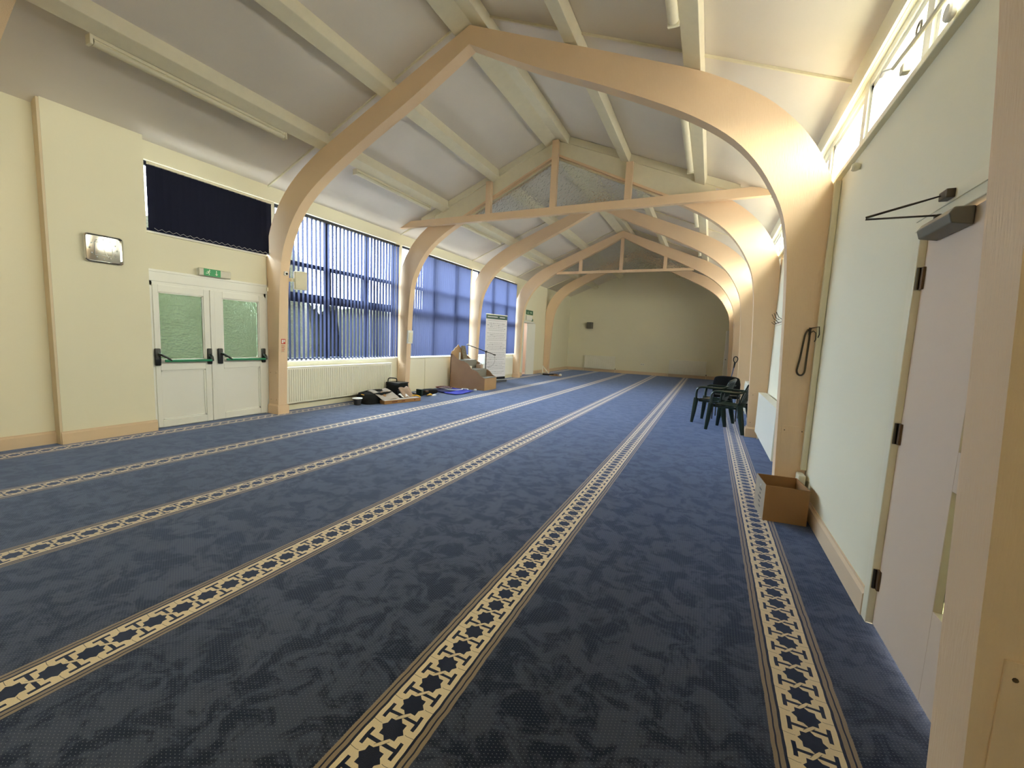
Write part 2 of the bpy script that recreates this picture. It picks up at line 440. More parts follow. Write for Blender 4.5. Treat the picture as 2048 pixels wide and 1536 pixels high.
for k_, ya in enumerate(A):
    t = thing('timber_arch', ADESC[k_], 'arch', (CX, ya+T/2, 0), 'curved portal arches along the hall')
    MB().ribbon(outer, inner, ya, ya+T).build('arch_rib', 'arch_paint', t, smooth=True)
    for s_ in (-1, 1):
        xo = CX+s_*3.592; xi = CX+s_*(3.37-.022)
        x0, x1 = min(xo, xi), max(xo, xi)
        mb = MB().box(x0, x1, ya-.022, ya+T+.022, 0, .13)
        xi2 = CX+s_*(3.362)
        mb.prism([(ya-.022, .13), (ya+T+.022, .13), (ya+T+.004, .155), (ya-.004, .155)], 'x', min(xo, xi2), max(xo, xi2))
        mb.build('plinth', 'arch_paint', t)
        # cover plate with four screws on the near face of the leg foot
        pz0, pz1 = .19, .70
        u1_ = 3.555; c0, c1 = CX+s_*(3.385 if k_ else 3.395), CX+s_*u1_
        pl = MB().box(min(c0, c1), max(c0, c1), ya-.005, ya+.001, pz0, pz1, .0015).build('cover_plate', 'arch_paint', t)
        for cxx in (min(c0, c1)+.02, max(c0, c1)-.02):
            for zz in (pz0+.04, pz1-.04): MB().lathe((cxx, ya-.0055, zz), [(.005, -.002), (.0055, .002)], 8, 'y').build('screw', 'rust_metal', pl)

# ------------------------------------------------------------------ purlins and ridge
def beam_section(u0, u1, s_, low=.155, up=.012):
    sl = math.sqrt(1+.41**2); nx, nz = .41/sl, 1/sl
    def pt(u, d): return (CX+s_*u - 0, roof(u)-d)
    b0 = pt(u0, low); b1 = pt(u1, low)
    dxn = s_*.41/sl*low*.9
    return [b0, b1, (b1[0]+dxn*.45, roof(u1)+up-.03), (b0[0]+dxn*.45, roof(u0)+up)]
for u0, u1, s_, lab in ((1.135, 1.285, -1, 'long cream roof beam running down the hall, first one left of the ridge'),
                        (2.26, 2.41, -1, 'long cream roof beam low on the left slope carrying the left tube lights'),
                        (1.135, 1.285, 1, 'long cream roof beam running down the hall, first one right of the ridge'),
                        (2.31, 2.46, 1, 'long cream roof beam low on the right slope above the high windows')):
    o = MB().prism(beam_section(u0, u1, s_), 'y', BACK, FAR).build('roof_beam', 'beam_paint', bevel=.006)
    tag(o, lab, 'beam', 'roof beams running the length of the hall')
o = MB().prism([(CX, roof(0)-.13), (CX-.21, roof(.21)-.13), (CX-.235, roof(.21)), (CX, roof(0)+.05), (CX+.235, roof(.21)), (CX+.21, roof(.21)-.13)], 'y', BACK, FAR).build('ridge_beam', 'beam_paint', bevel=.006)
tag(o, 'wide cream ridge beam along the very top of the pitched ceiling', 'beam')

# ------------------------------------------------------------------ gable screens
def screen(ya, label, big):
    t = thing('gable_screen', label, 'screen', (CX, ya, 3.65), 'glazed gable screens')
    if big:
        y0 = ya-.17
        MB().prism([(WL+.03, 3.60), (WR-.03, 3.575), (WR-.03, 3.575+.02), (CX+3.25, 3.69), (CX+3.1, 3.715), (CX-3.35, 3.72), (CX-3.42, 3.70), (WL+.03, 3.66)], 'y', y0, y0+.09).build('tie_beam', 'arch_paint', t)
        for u in (-1.31, 0, 1.31):
            MB().box(CX+u-.055, CX+u+.055, y0+.005, y0+.085, 3.72, roof(abs(u))-.16).build('post', 'arch_paint', t)
        for s_ in (-1, 1):
            n = 24; us = [i/n*2.95 for i in range(n+1)]
            top = [(CX+s_*u, roof(u)-.005) for u in us]; mid = [(CX+s_*u, roof(u)-.125) for u in us]
            MB().ribbon(top, mid, ya-.075, ya-.002).build('rafter', 'beam_paint', t)
            us = [i/n*2.62 for i in range(n+1)]
            mid = [(CX+s_*u, roof(u)-.12) for u in us]
            low = [(CX+s_*u, max(3.64, (4.665-.468*u) if u < 2.1 else 3.68-.5*(u-2.1))) for u in us]
            MB().ribbon(mid, low, ya-.055, ya-.003).build('lower_rafter', 'beam_paint', t)
            a_ = [(CX+s_*u, 4.665-.468*u) for u in us if u < 2.05]; b_ = [(p_[0], p_[1]-.04) for p_ in a_]
            MB().ribbon(a_, b_, ya-.062, ya+.03).build('glazing_bead', 'arch_paint', t)
            MB().prism([(CX+s_*.0, 4.66), (CX+s_*2.05, 3.70), (CX+s_*.0, 3.70)], 'y', ya+.035, ya+.041).build('glass', 'ripple_glass', t)
            MB().obox((CX+s_*1.0, ya+.025, 4.142), (1*s_, 0, -.468), (0, 1, 0), (.468*s_, 0, 1), 1.09, .012, .018).build('glass_trim', 'beam_paint', t)
    else:
        y0 = ya+.03
        MB().box(CX-2.12, CX+2.12, y0, y0+.08, 3.585, 3.665).build('tie_beam', 'arch_paint', t)
        for u in (-1.31, 0, 1.31):
            MB().box(CX+u-.05, CX+u+.05, y0, y0+.08, 3.665, 4.64-.47*abs(u)+.01).build('post', 'arch_paint', t)
        for s_ in (-1, 1):
            MB().prism([(CX, 4.65), (CX+s_*2.0, 3.66), (CX, 3.66)], 'y', y0+.085, y0+.091).build('glass', 'ripple_glass', t)
screen(A[2], 'nearer glazed gable screen with long tan tie beam and three posts under the roof', True)
screen(A[4], 'smaller farther glazed gable screen with rippled glass above a tan tie beam', False)

# ------------------------------------------------------------------ left windows and blinds
def left_window(n, y0, y1, z0, z1, mull, trans, vents):
    t = structure('window_%d' % n, (WL-.07, (y0+y1)/2, z0))
    fx0, fx1 = WL-.11, WL-.05
    fr_ = MB(); e = .045
    fr_.box(fx0, fx1, y0, y1, z0, z0+e); fr_.box(fx0, fx1, y0, y1, z1-e, z1)
    fr_.box(fx0, fx1, y0, y0+e, z0, z1); fr_.box(fx0, fx1, y1-e, y1, z0, z1)
    for y in mull: fr_.box(fx0, fx1+.005, y-.035, y+.035, z0, z1)
    for za, zb in trans: fr_.box(fx0, fx1+.003, y0, y1, za, zb)
    for va, vb, za, zb in vents:
        fr_.box(fx0-.01, fx1+.012, va, va+.05, za, zb); fr_.box(fx0-.01, fx1+.012, vb-.05, vb, za, zb)
        fr_.box(fx0-.01, fx1+.012, va, vb, za, za+.05); fr_.box(fx0-.01, fx1+.012, va, vb, zb-.05, zb)
    fr_.build('window_frame', 'navy_frame', t)
    MB().box(WL-.082, WL-.078, y0+.02, y1-.02, z0+.02, z1-.02).build('window_glass', 'clear_glass', t)
    MB().box(WL-.11, WL+.03, y0, y1, z0-.025, z0).build('window_sill', 'cream_gloss', t)
for i_, k_ in enumerate((1, 2, 3)):
    y0, y1 = A[k_]+(.15 if k_ == 1 else .12), A[k_+1]-.07
    m1, m2 = A[k_]+1.19, A[k_]+2.17
    left_window(i_+2, y0, y1, .825, 3.32, (m1, m2), ((1.83, 1.985), (2.43, 2.50)), ((m1+.03, m2-.03, 1.93, 2.48),))
left_window(1, 2.77, 4.38, 2.485, 3.32, (3.57,), (), ())

def blind(y0, y1, z0, z1, phi, label, fabric, pitch=.0865, wdt=.089, xc=WL+.075, jitter=.0):
    t = thing('vertical_blind', label, 'blind', (xc, (y0+y1)/2, z1), 'vertical blinds on the left windows')
    MB().box(xc-.022, xc+.022, y0, y1, z1, z1+.035, .003).build('headrail', 'dark_grey' if fabric == 'blind_fabric' else 'cream_gloss', t)
    n = int((y1-y0)/pitch)
    proto = None
    ca, sa = math.cos(phi), -math.sin(phi)
    for i in range(n+1):
        y = y0 + .03 + i*pitch
        if y > y1-.01: break
        if proto is None:
            mb = MB()
            # slightly cupped strip
            segs = 4; prev = []
            pa, pb = [], []
            for q in range(segs+1):
                s_ = (q/segs-.5)*wdt; cup = .004*(1-(2*q/segs-1)**2)
                for lst, th in ((pa, .0006), (pb, -.0006)):
                    lst.append((s_*ca - (cup+th)*sa*-1*0 + (cup+th)*(-sa), s_*sa + (cup+th)*ca))
            ring = pa + pb[::-1]
            mb.prism([(xc+a_, y+b_) for a_, b_ in ring], 'z', z0, z1)
            proto = mb.build('slat', fabric, t); y_first = y
            ORG[proto.name] = ORG[t.name]
            wproto = MB().obox((xc, y, z0-.003), (ca, sa, 0), (-sa, ca, 0), (0, 0, 1), wdt*.48, .003, .012).build('slat_weight', 'blind_chain' if fabric == 'blind_fabric' else fabric, proto)
        else:
            c = proto.copy(); COL.objects.link(c); c.parent = t
            c.location = (0, y-y_first, 0)
            c2 = wproto.copy(); COL.objects.link(c2); c2.parent = c
    ch = MB(); pts = []
    yy = y0+.03
    while yy < y1-.02:
        ch.tube([(xc+.03, yy, z0+.012), (xc+.034, yy+pitch*.5, z0-.012), (xc+.03, yy+pitch, z0+.012)], .0022, 5)
        yy += pitch
    ch.build('bottom_chain', 'blind_chain', t)
    return t
PH = math.radians(17)
blind(A[1]+.22, A[2]-.075, .85, 3.235, PH, 'open blue vertical blind over the wide window above the ribbed radiator, nearest big window', 'blind_fabric')
blind(A[2]+.34, A[3]-.075, .85, 3.235, PH, 'blue vertical blind on the middle big window behind the stepped pulpit', 'blind_fabric')
blind(A[3]+.30, A[4]-.075, .85, 3.235, PH, 'deep blue vertical blind on the farthest window behind the pull-up banner', 'blind_fabric')
blind(2.80, 4.37, 2.50, 3.25, math.radians(-80), 'closed near-black vertical blind over the white double fire doors', 'blind_shaded_fabric', pitch=.078)

# ------------------------------------------------------------------ right high windows
t = structure('window_5', (WR+.08, 7, WZ0))
fr_ = MB(); x0, x1 = WR+.03, WR+.09
fr_.box(x0, x1, BACK+.3, 16.6, WZ0, WZ0+.05); fr_.box(x0, x1, BACK+.3, 16.6, WZ1-.05, WZ1)
yy = A[1]-.33-1.0127*6
while yy < 16.6:
    if yy > BACK+.4: fr_.box(x0-.004, x1, yy-.045, yy+.045, WZ0, WZ1)
    yy += 1.0127
fr_.build('window_frame', 'white_upvc', t)
sash = MB(); yy = A[1]-.33-1.0127*6; i = 0
while yy < 15.5:
    if yy > BACK+.4:
        a0, a1 = yy+.05, yy+1.0127-.05
        for (p0, p1, q0, q1) in ((a0, a0+.04, WZ0+.05, WZ1-.05), (a1-.04, a1, WZ0+.05, WZ1-.05), (a0, a1, WZ0+.05, WZ0+.085), (a0, a1, WZ1-.09, WZ1-.05)):
            sash.box(x0+.012, x1-.01, p0, p1, q0, q1)
    yy += 1.0127
sash.build('sash', 'white_upvc', t)
MB().box(x1-.02, x1-.016, BACK+.3, 16.6, WZ0+.02, WZ1-.02).build('window_glass', 'clear_glass', t)
MB().box(WR-.035, WR+.03, BACK+.3, 16.6, WZ0-.045, WZ0-.005, .004).build('window_sill', 'cream_gloss', t)
st(MB().box(WR-.02, WR, BACK, FAR, WZ1+.005, WZ1+.05), 'trim_8', 'cream_gloss')
# batten beside the big arch's right leg
st(MB().box(WR-.045, WR-.001, A[1]-.045, A[1]-.004, .33, 2.74, .006), 'trim_9', 'cream_gloss')
o = MB().box(WR-.075, WR-.021, A[1]-.16, A[1]-.03, .16, .31, .01).build('junction_box', 'cream_gloss')
tag(o, 'small cream box low on the wall behind the cardboard box', 'box')
o = MB().lathe((WR-.05, 3.80, 2.665), [(.02, 0), (.028, .01), (.028, .03), (.018, .05)], 16, 'x').build('cord_knob', 'cream_gloss', smooth=True)
tag(o, 'small round cream knob on the wall under the high windows', 'knob')

# window winding rod
t = thing('window_opener', 'off-white winding rod and lever hanging across the high windows on the right', 'window opener', (WR-.06, 2.8, 2.8))
MB().tube([(.76, 3.03, 2.89), (.765, 2.80, 2.875), (.765, 2.60, 2.86), (.77, 2.2, 2.845), (.77, 1.7, 2.85), (.77, 1.0, 2.86)], .011, 8).build('rod', 'cream_gloss', t, smooth=True)
ring = [(.765, 2.735+.028*math.cos(a_), 2.90+.028*math.sin(a_)) for a_ in [i*2*PI/16 for i in range(17)]]
MB().tube(ring, .0065, 6).build('ring', 'metal', t, smooth=True)
MB().tube([(.76, 3.02, 2.885), (.75, 3.09, 2.915), (.745, 3.16, 2.92)], [.014, .026, .012], 10, (1, .4)).build('lever', 'white_upvc', t, smooth=True)
MB().box(.765, WR-.036, 2.90, 2.95, 2.80, 2.85, .008).build('bracket', 'cream_gloss', t)
MB().lathe((.77, 2.47, 2.79), [(.03, 0), (.036, .008), (.036, .02), (.02, .03)], 18, 'x').build('pulley', 'white_upvc', t, smooth=True)

# ------------------------------------------------------------------ fire doors on the left
t = structure('door_1', (WL, 3.55, 0))
fr_ = MB(); DX0, DX1 = WL-.06, WL-.002
fr_.box(DX0, DX1, 2.775, 2.82, 0, 1.90); fr_.box(DX0, DX1, 4.27, 4.385, 0, 2.03); fr_.box(DX0, DX1, 2.775, 4.30, 1.83, 1.90)
fr_.box(DX0-.05, DX1+.008, 2.765, 4.385, 1.90, 2.03); fr_.box(DX0, DX1+.02, 2.765, 4.385, 2.0, 2.02); fr_.box(DX0, DX1+.014, 2.765, 4.385, 1.885, 1.905)
fr_.box(DX0-.05, DX1-.02, 2.775, 4.385, 0, .012)
fr_.build('door_frame', 'white_upvc', t)
def leaf(y0, y1, gy0, gy1, lab, lever_y, ends):
    lf = MB(); X0_, X1_ = WL-.055, WL+.012
    z0_, z1_ = .012, 1.845
    lf.box(X0_, X1_, y0, gy0, z0_, z1_); lf.box(X0_, X1_, gy1, y1, z0_, z1_)
    lf.box(X0_, X1_, gy0, gy1, 1.755, z1_); lf.box(X0_, X1_, gy0, gy1, .755, .89); lf.box(X0_, X1_, gy0, gy1, z0_, .105)
    d = lf.build('door_leaf', 'white_upvc', t, bevel=.004)
    MB().box(WL-.03, WL-.012, gy0, gy1, .105, .755).build('lower_panel', 'white_upvc', d)
    bd = MB()
    for (p0, p1, q0, q1) in ((gy0, gy0+.018, .105, .755), (gy1-.018, gy1, .105, .755), (gy0, gy1, .105, .123), (gy0, gy1, .737, .755),
                             (gy0, gy0+.014, .89, 1.755), (gy1-.014, gy1, .89, 1.755), (gy0, gy1, .89, .904), (gy0, gy1, 1.741, 1.755)):
        bd.box(WL-.028, WL+.0, p0, p1, q0, q1)
    bd.build('panel_bead', 'white_upvc', d)
    MB().box(WL-.03, WL-.024, gy0, gy1, .89, 1.755).build('glass_pane', 'privacy_glass', d)
    return d
d1 = leaf(2.822, 3.475, 2.875, 3.40, '', 0, 0)
d2 = leaf(3.535, 4.268, 3.645, 4.180, '', 0, 0)
MB().box(WL-.05, WL+.022, 3.477, 3.533, .012, 1.845, .006).build('meeting_stile', 'white_upvc', t)
for (ya_, yb_, par) in ((2.835, 3.445, d1), (3.585, 4.225, d2)):
    bar_ = MB().tube([(WL+.095, ya_+.05, .885), (WL+.10, (ya_+yb_)/2, .883), (WL+.095, yb_, .88)], .017, 8, (.7, 1)).build('push_bar', 'bar_green', par, smooth=True)
    for e_, yy in enumerate((ya_, yb_)):
        w_ = .032 if e_ == 0 else .028
        mb = MB().box(WL+.012, WL+.05, yy-w_, yy+w_, .82, 1.04, .012)
        if e_ == 0: mb.tube([(WL+.05, yy+.005, .97), (WL+.085, yy+.03, .955), (WL+.10, yy+.08, .92), (WL+.10, yy+.12, .885)], [.018, .017, .015, .012], 8)
        else: mb.tube([(WL+.045, yy, .95), (WL+.085, yy, .92), (WL+.095, yy, .87)], [.02, .02, .018], 8)
        mb.build('bar_housing', 'black_plastic', par, smooth=True)

# exit sign lamp
t = thing('exit_sign', 'green running man exit light with down arrow above the double doors', 'exit sign', (WL+.05, 3.53, 2.07))
MB().box(WL+.0, WL+.028, 3.33, 3.74, 2.035, 2.125, .008).build('housing', 'paper_white', t)
MB().box(WL+.028, WL+.070, 3.325, 3.745, 2.028, 2.132, .014).build('diffuser', 'clear_plastic', t)
sg = MB().box(WL+.070, WL+.0725, 3.385, 3.60, 2.033, 2.128).build('sign_face', 'sign_green', t)
fx_ = WL+.0735
ic = MB()
def flat(pts): ic.poly([(fx_, y, z) for y, z in pts])
def seg(y0, z0, y1, z1, w_):
    d_ = Vector((y1-y0, z1-z0)).normalized(); n_ = Vector((-d_.y, d_.x))*w_/2
    flat([(y0+n_.x, z0+n_.y), (y1+n_.x, z1+n_.y), (y1-n_.x, z1-n_.y), (y0-n_.x, z0-n_.y)])
cx_, cz_ = 3.445, 2.082
flat([(cx_+.012+.008*math.cos(a_*PI/4), cz_+.028+.008*math.sin(a_*PI/4)) for a_ in range(8)])
seg(cx_+.008, cz_+.018, cx_-.004, cz_-.008, .013); seg(cx_-.004, cz_-.006, cx_+.008, cz_-.016, .009); seg(cx_+.008, cz_-.016, cx_+.004, cz_-.036, .008)
seg(cx_-.004, cz_-.008, cx_-.022, cz_-.016, .009); seg(cx_-.022, cz_-.016, cx_-.036, cz_-.014, .007)
seg(cx_+.006, cz_+.014, cx_-.014, cz_+.014, .006); seg(cx_-.014, cz_+.014, cx_-.024, cz_+.004, .006); seg(cx_+.006, cz_+.012, cx_+.022, cz_+.002, .006)
seg(3.545, cz_+.034, 3.545, cz_-.016, .011); flat([(3.525, cz_-.012), (3.565, cz_-.012), (3.545, cz_-.036)])
ic.build('pictogram', 'sign_white', sg)

# alarm contact boxes by the doors
o = MB().box(WL+.015, WL+.045, 4.315, 4.375, 2.0, 2.10, .006).box(WL+.015, WL+.04, 4.30, 4.36, 1.93, 1.99, .006).build('door_contact', 'cream_gloss')
tag(o, 'small cream alarm contact at the top right corner of the double doors', 'sensor')

# mirror wall clock on the pier
t = thing('wall_clock', 'rounded rectangular mirrored wall clock with silver frame on the cream pier', 'clock', (-6.28, 2.345, 2.16))
def rrect(y0, y1, z0, z1, r, n=5):
    out = []
    for (cy_, cz__, a0) in ((y1-r, z1-r, 0), (y0+r, z1-r, PI/2), (y0+r, z0+r, PI), (y1-r, z0+r, 3*PI/2)):
        for i in range(n+1): out.append((cy_+r*math.cos(a0+PI/2*i/n), cz__+r*math.sin(a0+PI/2*i/n)))
    return out
ro = rrect(2.175, 2.515, 2.005, 2.312, .04); ri = rrect(2.192, 2.498, 2.022, 2.295, .028)
mb = MB(); n = len(ro)
xs = [-6.279, -6.235]
V = [[mb.bm.verts.new((x, *p_)) for p_ in r_] for x, r_ in ((-6.279, ro), (-6.24, ro), (-6.232, [( (a_[0]*.5+b_[0]*.5), (a_[1]*.5+b_[1]*.5)) for a_, b_ in zip(ro, ri)]), (-6.24, ri), (-6.262, ri))]
for i in range(len(V)-1):
    for j in range(n): mb.bm.faces.new((V[i][j], V[i][(j+1) % n], V[i+1][(j+1) % n], V[i+1][j]))
mb.build('clock_frame', 'chrome', t, smooth=True)
ty, tz = math.radians(1.0), math.radians(.8)
nrm = Vector((1, -math.tan(ty), -math.tan(tz))).normalized()
mb = MB(); ctr = Vector((-6.264, 2.345, 2.158))
mb.poly([(ctr.x-((y-2.345)*nrm.y+(z-2.158)*nrm.z)/nrm.x, y, z) for y, z in rrect(2.19, 2.50, 2.02, 2.297, .028)])
mb.build('dial', 'mirror_dial', t)
mk = MB(); xf = -6.2595
def mseg(y0, z0, y1, z1, w_):
    d_ = Vector((y1-y0, z1-z0)).normalized(); n_ = Vector((-d_.y, d_.x))*w_/2
    mk.poly([(xf, y0+n_.x, z0+n_.y), (xf, y1+n_.x, z1+n_.y), (xf, y1-n_.x, z1-n_.y), (xf, y0-n_.x, z0-n_.y)])
cy0, cz0 = 2.345, 2.158
for a_, b_ in (((-.075, .07), (-.075, -.07)), ((-.075, -.07), (.075, -.07)), ((.075, -.07), (.075, .07)), ((.075, .07), (-.075, .07))):
    mseg(cy0+a_[0], cz0+a_[1], cy0+b_[0], cz0+b_[1], .004)
for h_ in range(12):
    a_ = h_*PI/6; r_ = .112
    yy, zz = cy0+math.sin(a_)*r_*1.05, cz0+math.cos(a_)*r_*.95
    mseg(yy-.006, zz, yy+.006, zz, .014)
mk.build('hour_marks', 'paper_white', t)
mk = MB(); xf = -6.2585; mseg(cy0, cz0, cy0+.035, cz0-.085, .004); mseg(cy0, cz0, cy0-.045, cz0-.02, .005)
mk.build('clock_hands', 'metal', t)

# ------------------------------------------------------------------ radiators
def radiator(label, x0, x1, y0, y1, z0, z1, face, ribs, feet=True, valve_y=None):
    t = thing('radiator', label, 'radiator', ((x0+x1)/2, (y0+y1)/2, 0), 'white panel radiators')
    mb = MB(); mb.box(x0, x1, y0, y1, z0, z1-.012, .006)
    if face in ('+x', '-x'):
        n = int((y1-y0)/ribs)
        if ribs < 1:
            for i in range(n):
                c = y0+.03+(y1-y0-.06)*(i+.5)/n; w_ = ribs*.30
                if face == '+x': mb.prism([(x1-.001, c-w_), (x1+.014, c-w_*.6), (x1+.014, c+w_*.6), (x1-.001, c+w_)], 'z', z0+.03, z1-.04)
                else: mb.prism([(x0+.001, c-w_), (x0-.009, c-w_*.6), (x0-.009, c+w_*.6), (x0+.001, c+w_)], 'z', z0+.03, z1-.04)
    else:
        n = int((x1-x0)/ribs)
        for i in range(n):
            c = x0+.03+(x1-x0-.06)*(i+.5)/n; w_ = ribs*.28
            mb.prism([(c-w_, y0+.001), (c-w_*.6, y0-.009), (c+w_*.6, y0-.009), (c+w_, y0+.001)], 'z', z0+.03, z1-.04)
    mb.build('panel', 'radiator_white', t)
    g_ = MB().box(x0-.002, x1+.002, y0-.003, y1+.003, z1-.014, z1, .003)
    g_.build('top_grille', 'radiator_white', t)
    p_ = MB()
    if face == 'y':
        for xx in (x0-.02, x1+.02): p_.tube([(xx, (y0+y1)/2, 0), (xx, (y0+y1)/2, z0+.04), (xx+(.03 if xx < x0 else -.03), (y0+y1)/2, z0+.04)], .009, 8)
    else:
        xm = (x0+x1)/2
        for yy in (y0-.02, y1+.02): p_.tube([(xm, yy, 0), (xm, yy, z0+.04), (xm, yy+(.03 if yy < y0 else -.03), z0+.04)], .009, 8)
    p_.build('pipes', 'cream_gloss', t, smooth=True)
    v_ = MB()
    if face == 'y': v_.lathe((x1+.02, (y0+y1)/2, z0+.01), [(.016, 0), (.018, .02), (.014, .05)], 12)
    else: v_.lathe(((x0+x1)/2, y1+.02, z0+.01), [(.016, 0), (.018, .02), (.014, .05)], 12)
    v_.build('valve', 'dark_grey', t, smooth=True)
    return t
radiator('long ribbed white radiator under the nearest big blue-blinded window', WL+.05, WL+.15, A[1]+.21, 7.02, .13, .735, '+x', .042)
radiator('white radiator half hidden behind the pull-up banner', WL+.03, WL+.11, 11.9, 13.25, .12, .74, '+x', .05)
radiator('smooth white radiator on the right wall beyond the cardboard box', WR-.13, WR-.03, 5.35, 7.22, .12, .72, '-x', 5)
radiator('white radiator mostly hidden behind the green plastic chairs', WR-.13, WR-.03, 8.0, 9.9, .12, .70, '-x', .05)
radiator('left one of two white radiators on the far end wall', -5.46, -3.98, FAR-.14, FAR-.06, .14, .76, 'y', .05)
radiator('right one of two white radiators on the far end wall', -1.60, -.10, FAR-.14, FAR-.06, .14, .76, 'y', .05)
# boarded panels below window two, and joints
mb = MB()
for (a_, b_) in ((A[2]+.14, 8.33), (8.36, 9.62), (9.65, 10.30)): mb.box(WL+.001, WL+.02, a_, b_, .015, .785, .003)
o = st(mb, 'trim_10', 'wall_paint')
st(MB().box(WL+.001, WL+.03, A[1]+.18, 7.26, .0, .105), 'baseboard_left_5', 'cream_gloss')

# ------------------------------------------------------------------ ceiling tube lights
def tube_light(x, y0, y1, zt, label):
    t = thing('tube_light', label, 'light', (x, (y0+y1)/2, zt), 'fluorescent tube lights along the roof beams')
    MB().box(x-.035, x+.035, y0+.01, y1-.01, zt-.03, zt, .004).build('batten', 'cream_gloss', t)
    MB().tube([(x, y0+.02, zt-.052), (x, y1-.02, zt-.052)], .034, 12, (1.2, .8)).build('diffuser', 'beam_paint', t, smooth=True)
    for yy in (y0, y1): MB().box(x-.045, x+.045, yy-.012, yy+.012, zt-.085, zt+.002, .006).build('end_cap', 'cream_gloss', t)
names = ['nearest bay', 'second bay', 'third bay', 'fourth bay']
for k_ in range(4):
    b_ = A[k_]
    tube_light(CX-2.46, b_+.70, b_+2.58, roof(2.46)-.125, 'unlit tube light on the left roof slope, '+names[k_]+' from the viewpoint')
    tube_light(CX+2.27, b_+.62, b_+2.50, roof(2.27)-.125, 'unlit tube light on the right roof slope, '+names[k_]+' from the viewpoint')

# ------------------------------------------------------------------ right near door
t = structure('door_2', (WR, 2.2, 0))
mb = MB(); X0_, X1_ = WR+.012, WR+.056
vy0, vy1 = 1.885, 2.055
mb.box(X0_, X1_, vy1, 2.572, .008, 1.925); mb.box(X0_, X1_, 1.81, vy0, .008, 1.925)
mb.box(X0_, X1_, vy0, vy1, .008, .385); mb.box(X0_, X1_, vy0, vy1, .86, 1.01); mb.box(X0_, X1_, vy0, vy1, 1.76, 1.925)
d = mb.build('door_leaf', 'door_paint', t, bevel=.002)
MB().box(X0_+.026, X0_+.031, vy0, vy1, .385, .86).box(X0_+.026, X0_+.031, vy0, vy1, 1.01, 1.76).build('vision_glass', 'privacy_glass', d)
mb = MB(); mb.box(WR-.016, WR+.05, 2.574, 2.64, 0, 1.93, .004); mb.box(WR-.016, WR+.05, 1.745, 1.806, 0, 1.93, .004); mb.box(WR-.016, WR+.05, 1.745, 2.64, 1.93, 2.03, .004)
mb.box(WR-.022, WR-.016, 1.76, 2.625, 1.975, 2.03)
mb.build('architrave', 'cream_gloss', t)
for zz in (.24, .98, 1.71):
    MB().box(WR+.002, WR+.012, 2.545, 2.598, zz-.05, zz+.05).build('hinge_plate', 'rust_metal', t)
    MB().tube([(WR-.004, 2.573, zz-.05), (WR-.004, 2.573, zz+.05)], .0075, 10).build('hinge_pin', 'dark_metal', t, smooth=True)
t = thing('door_closer', 'dark grey overhead door closer with folded arm on the near right door', 'door closer', (WR-.02, 2.34, 1.9))
MB().prism([(WR+.010, 1.855), (WR-.055, 1.865), (WR-.065, 1.90), (WR-.05, 1.925), (WR+.010, 1.925)], 'y', 2.19, 2.47).build('closer_body', 'closer_grey', t, bevel=.004)
MB().lathe((WR-.028, 2.38, 1.922), [(.016, 0), (.016, .018), (.010, .024)], 14).build('spindle', 'dark_metal', t, smooth=True)
MB().tube([(WR-.028, 2.38, 1.942), (.575, 2.405, 1.950)], .009, 8, (1, .4)).build('lower_arm', 'dark_metal', t)
MB().tube([(.575, 2.405, 1.958), (.70, 2.36, 1.985), (.79, 2.325, 2.004)], [.009, .009, .006], 8, (1, .5)).build('upper_arm', 'dark_metal', t)
MB().box(WR-.05, WR-.016, 2.28, 2.345, 1.985, 2.02, .004).build('arm_bracket', 'dark_metal', t)

# ------------------------------------------------------------------ wall beyond: open far doors
t = structure('door_3', (WL, 14.75, 0))
MB().box(WL-.2, WL+.015, 14.24, 14.30, 0, 2.06).box(WL-.2, WL+.015, 15.20, 15.26, 0, 2.06).box(WL-.2, WL+.015, 14.24, 15.26, 2.0, 2.06).build('door_frame', 'white_upvc', t)
MB().obox((WL+.0, 15.00, 1.0), (.93, -.36, 0), (.36, .93, 0), (0, 0, 1), .02, .22, .99).build('door_leaf', 'white_upvc', t)
MB().box(WL-1.4, WL-1.3, 13.6, 16.0, 0, 2.6).build('corridor_wall', 'door_paint', t)
MB().box(WL-1.4, WL-.19, 13.6, 13.7, 0, 2.6).box(WL-1.4, WL-.19, 15.9, 16.0, 0, 2.6).box(WL-1.4, WL-.19, 13.6, 16.0, 2.5, 2.6).box(WL-1.4, WL-.19, 13.6, 16.0, -.12, -.005).build('corridor_shell', 'door_paint', t)
t = structure('door_4', (WR, 17.1, 0))
MB().obox((.66, 16.98, 1.0), (.9, .25, 0), (-.25, .9, 0), (0, 0, 1), .205, .02, .99).build('door_leaf', 'white_upvc', t)
MB().lathe((.52, 16.91, .96), [(.02, -.03), (.025, -.02), (.02, 0)], 12, 'y').build('door_handle', 'metal', t)
MB().box(WR-.02, WR-.001, 16.1, 17.05, 1.99, 2.06).box(WR-.02, WR-.001, 16.1, 16.16, 0, 1.99).build('door_frame', 'white_upvc', t)
ll = bpy.data.lights.new('corridor_fill', 'AREA'); ll.shape = 'DISK'; ll.size = .3; ll.energy = 1.6; ll.color = (.92, .96, 1)  # added fill light, no fitting seen here; lifts the dark doorway
lo = bpy.data.objects.new('corridor_fill', ll); lo.location = (WL-.75, 14.8, 2.45); COL.objects.link(lo)
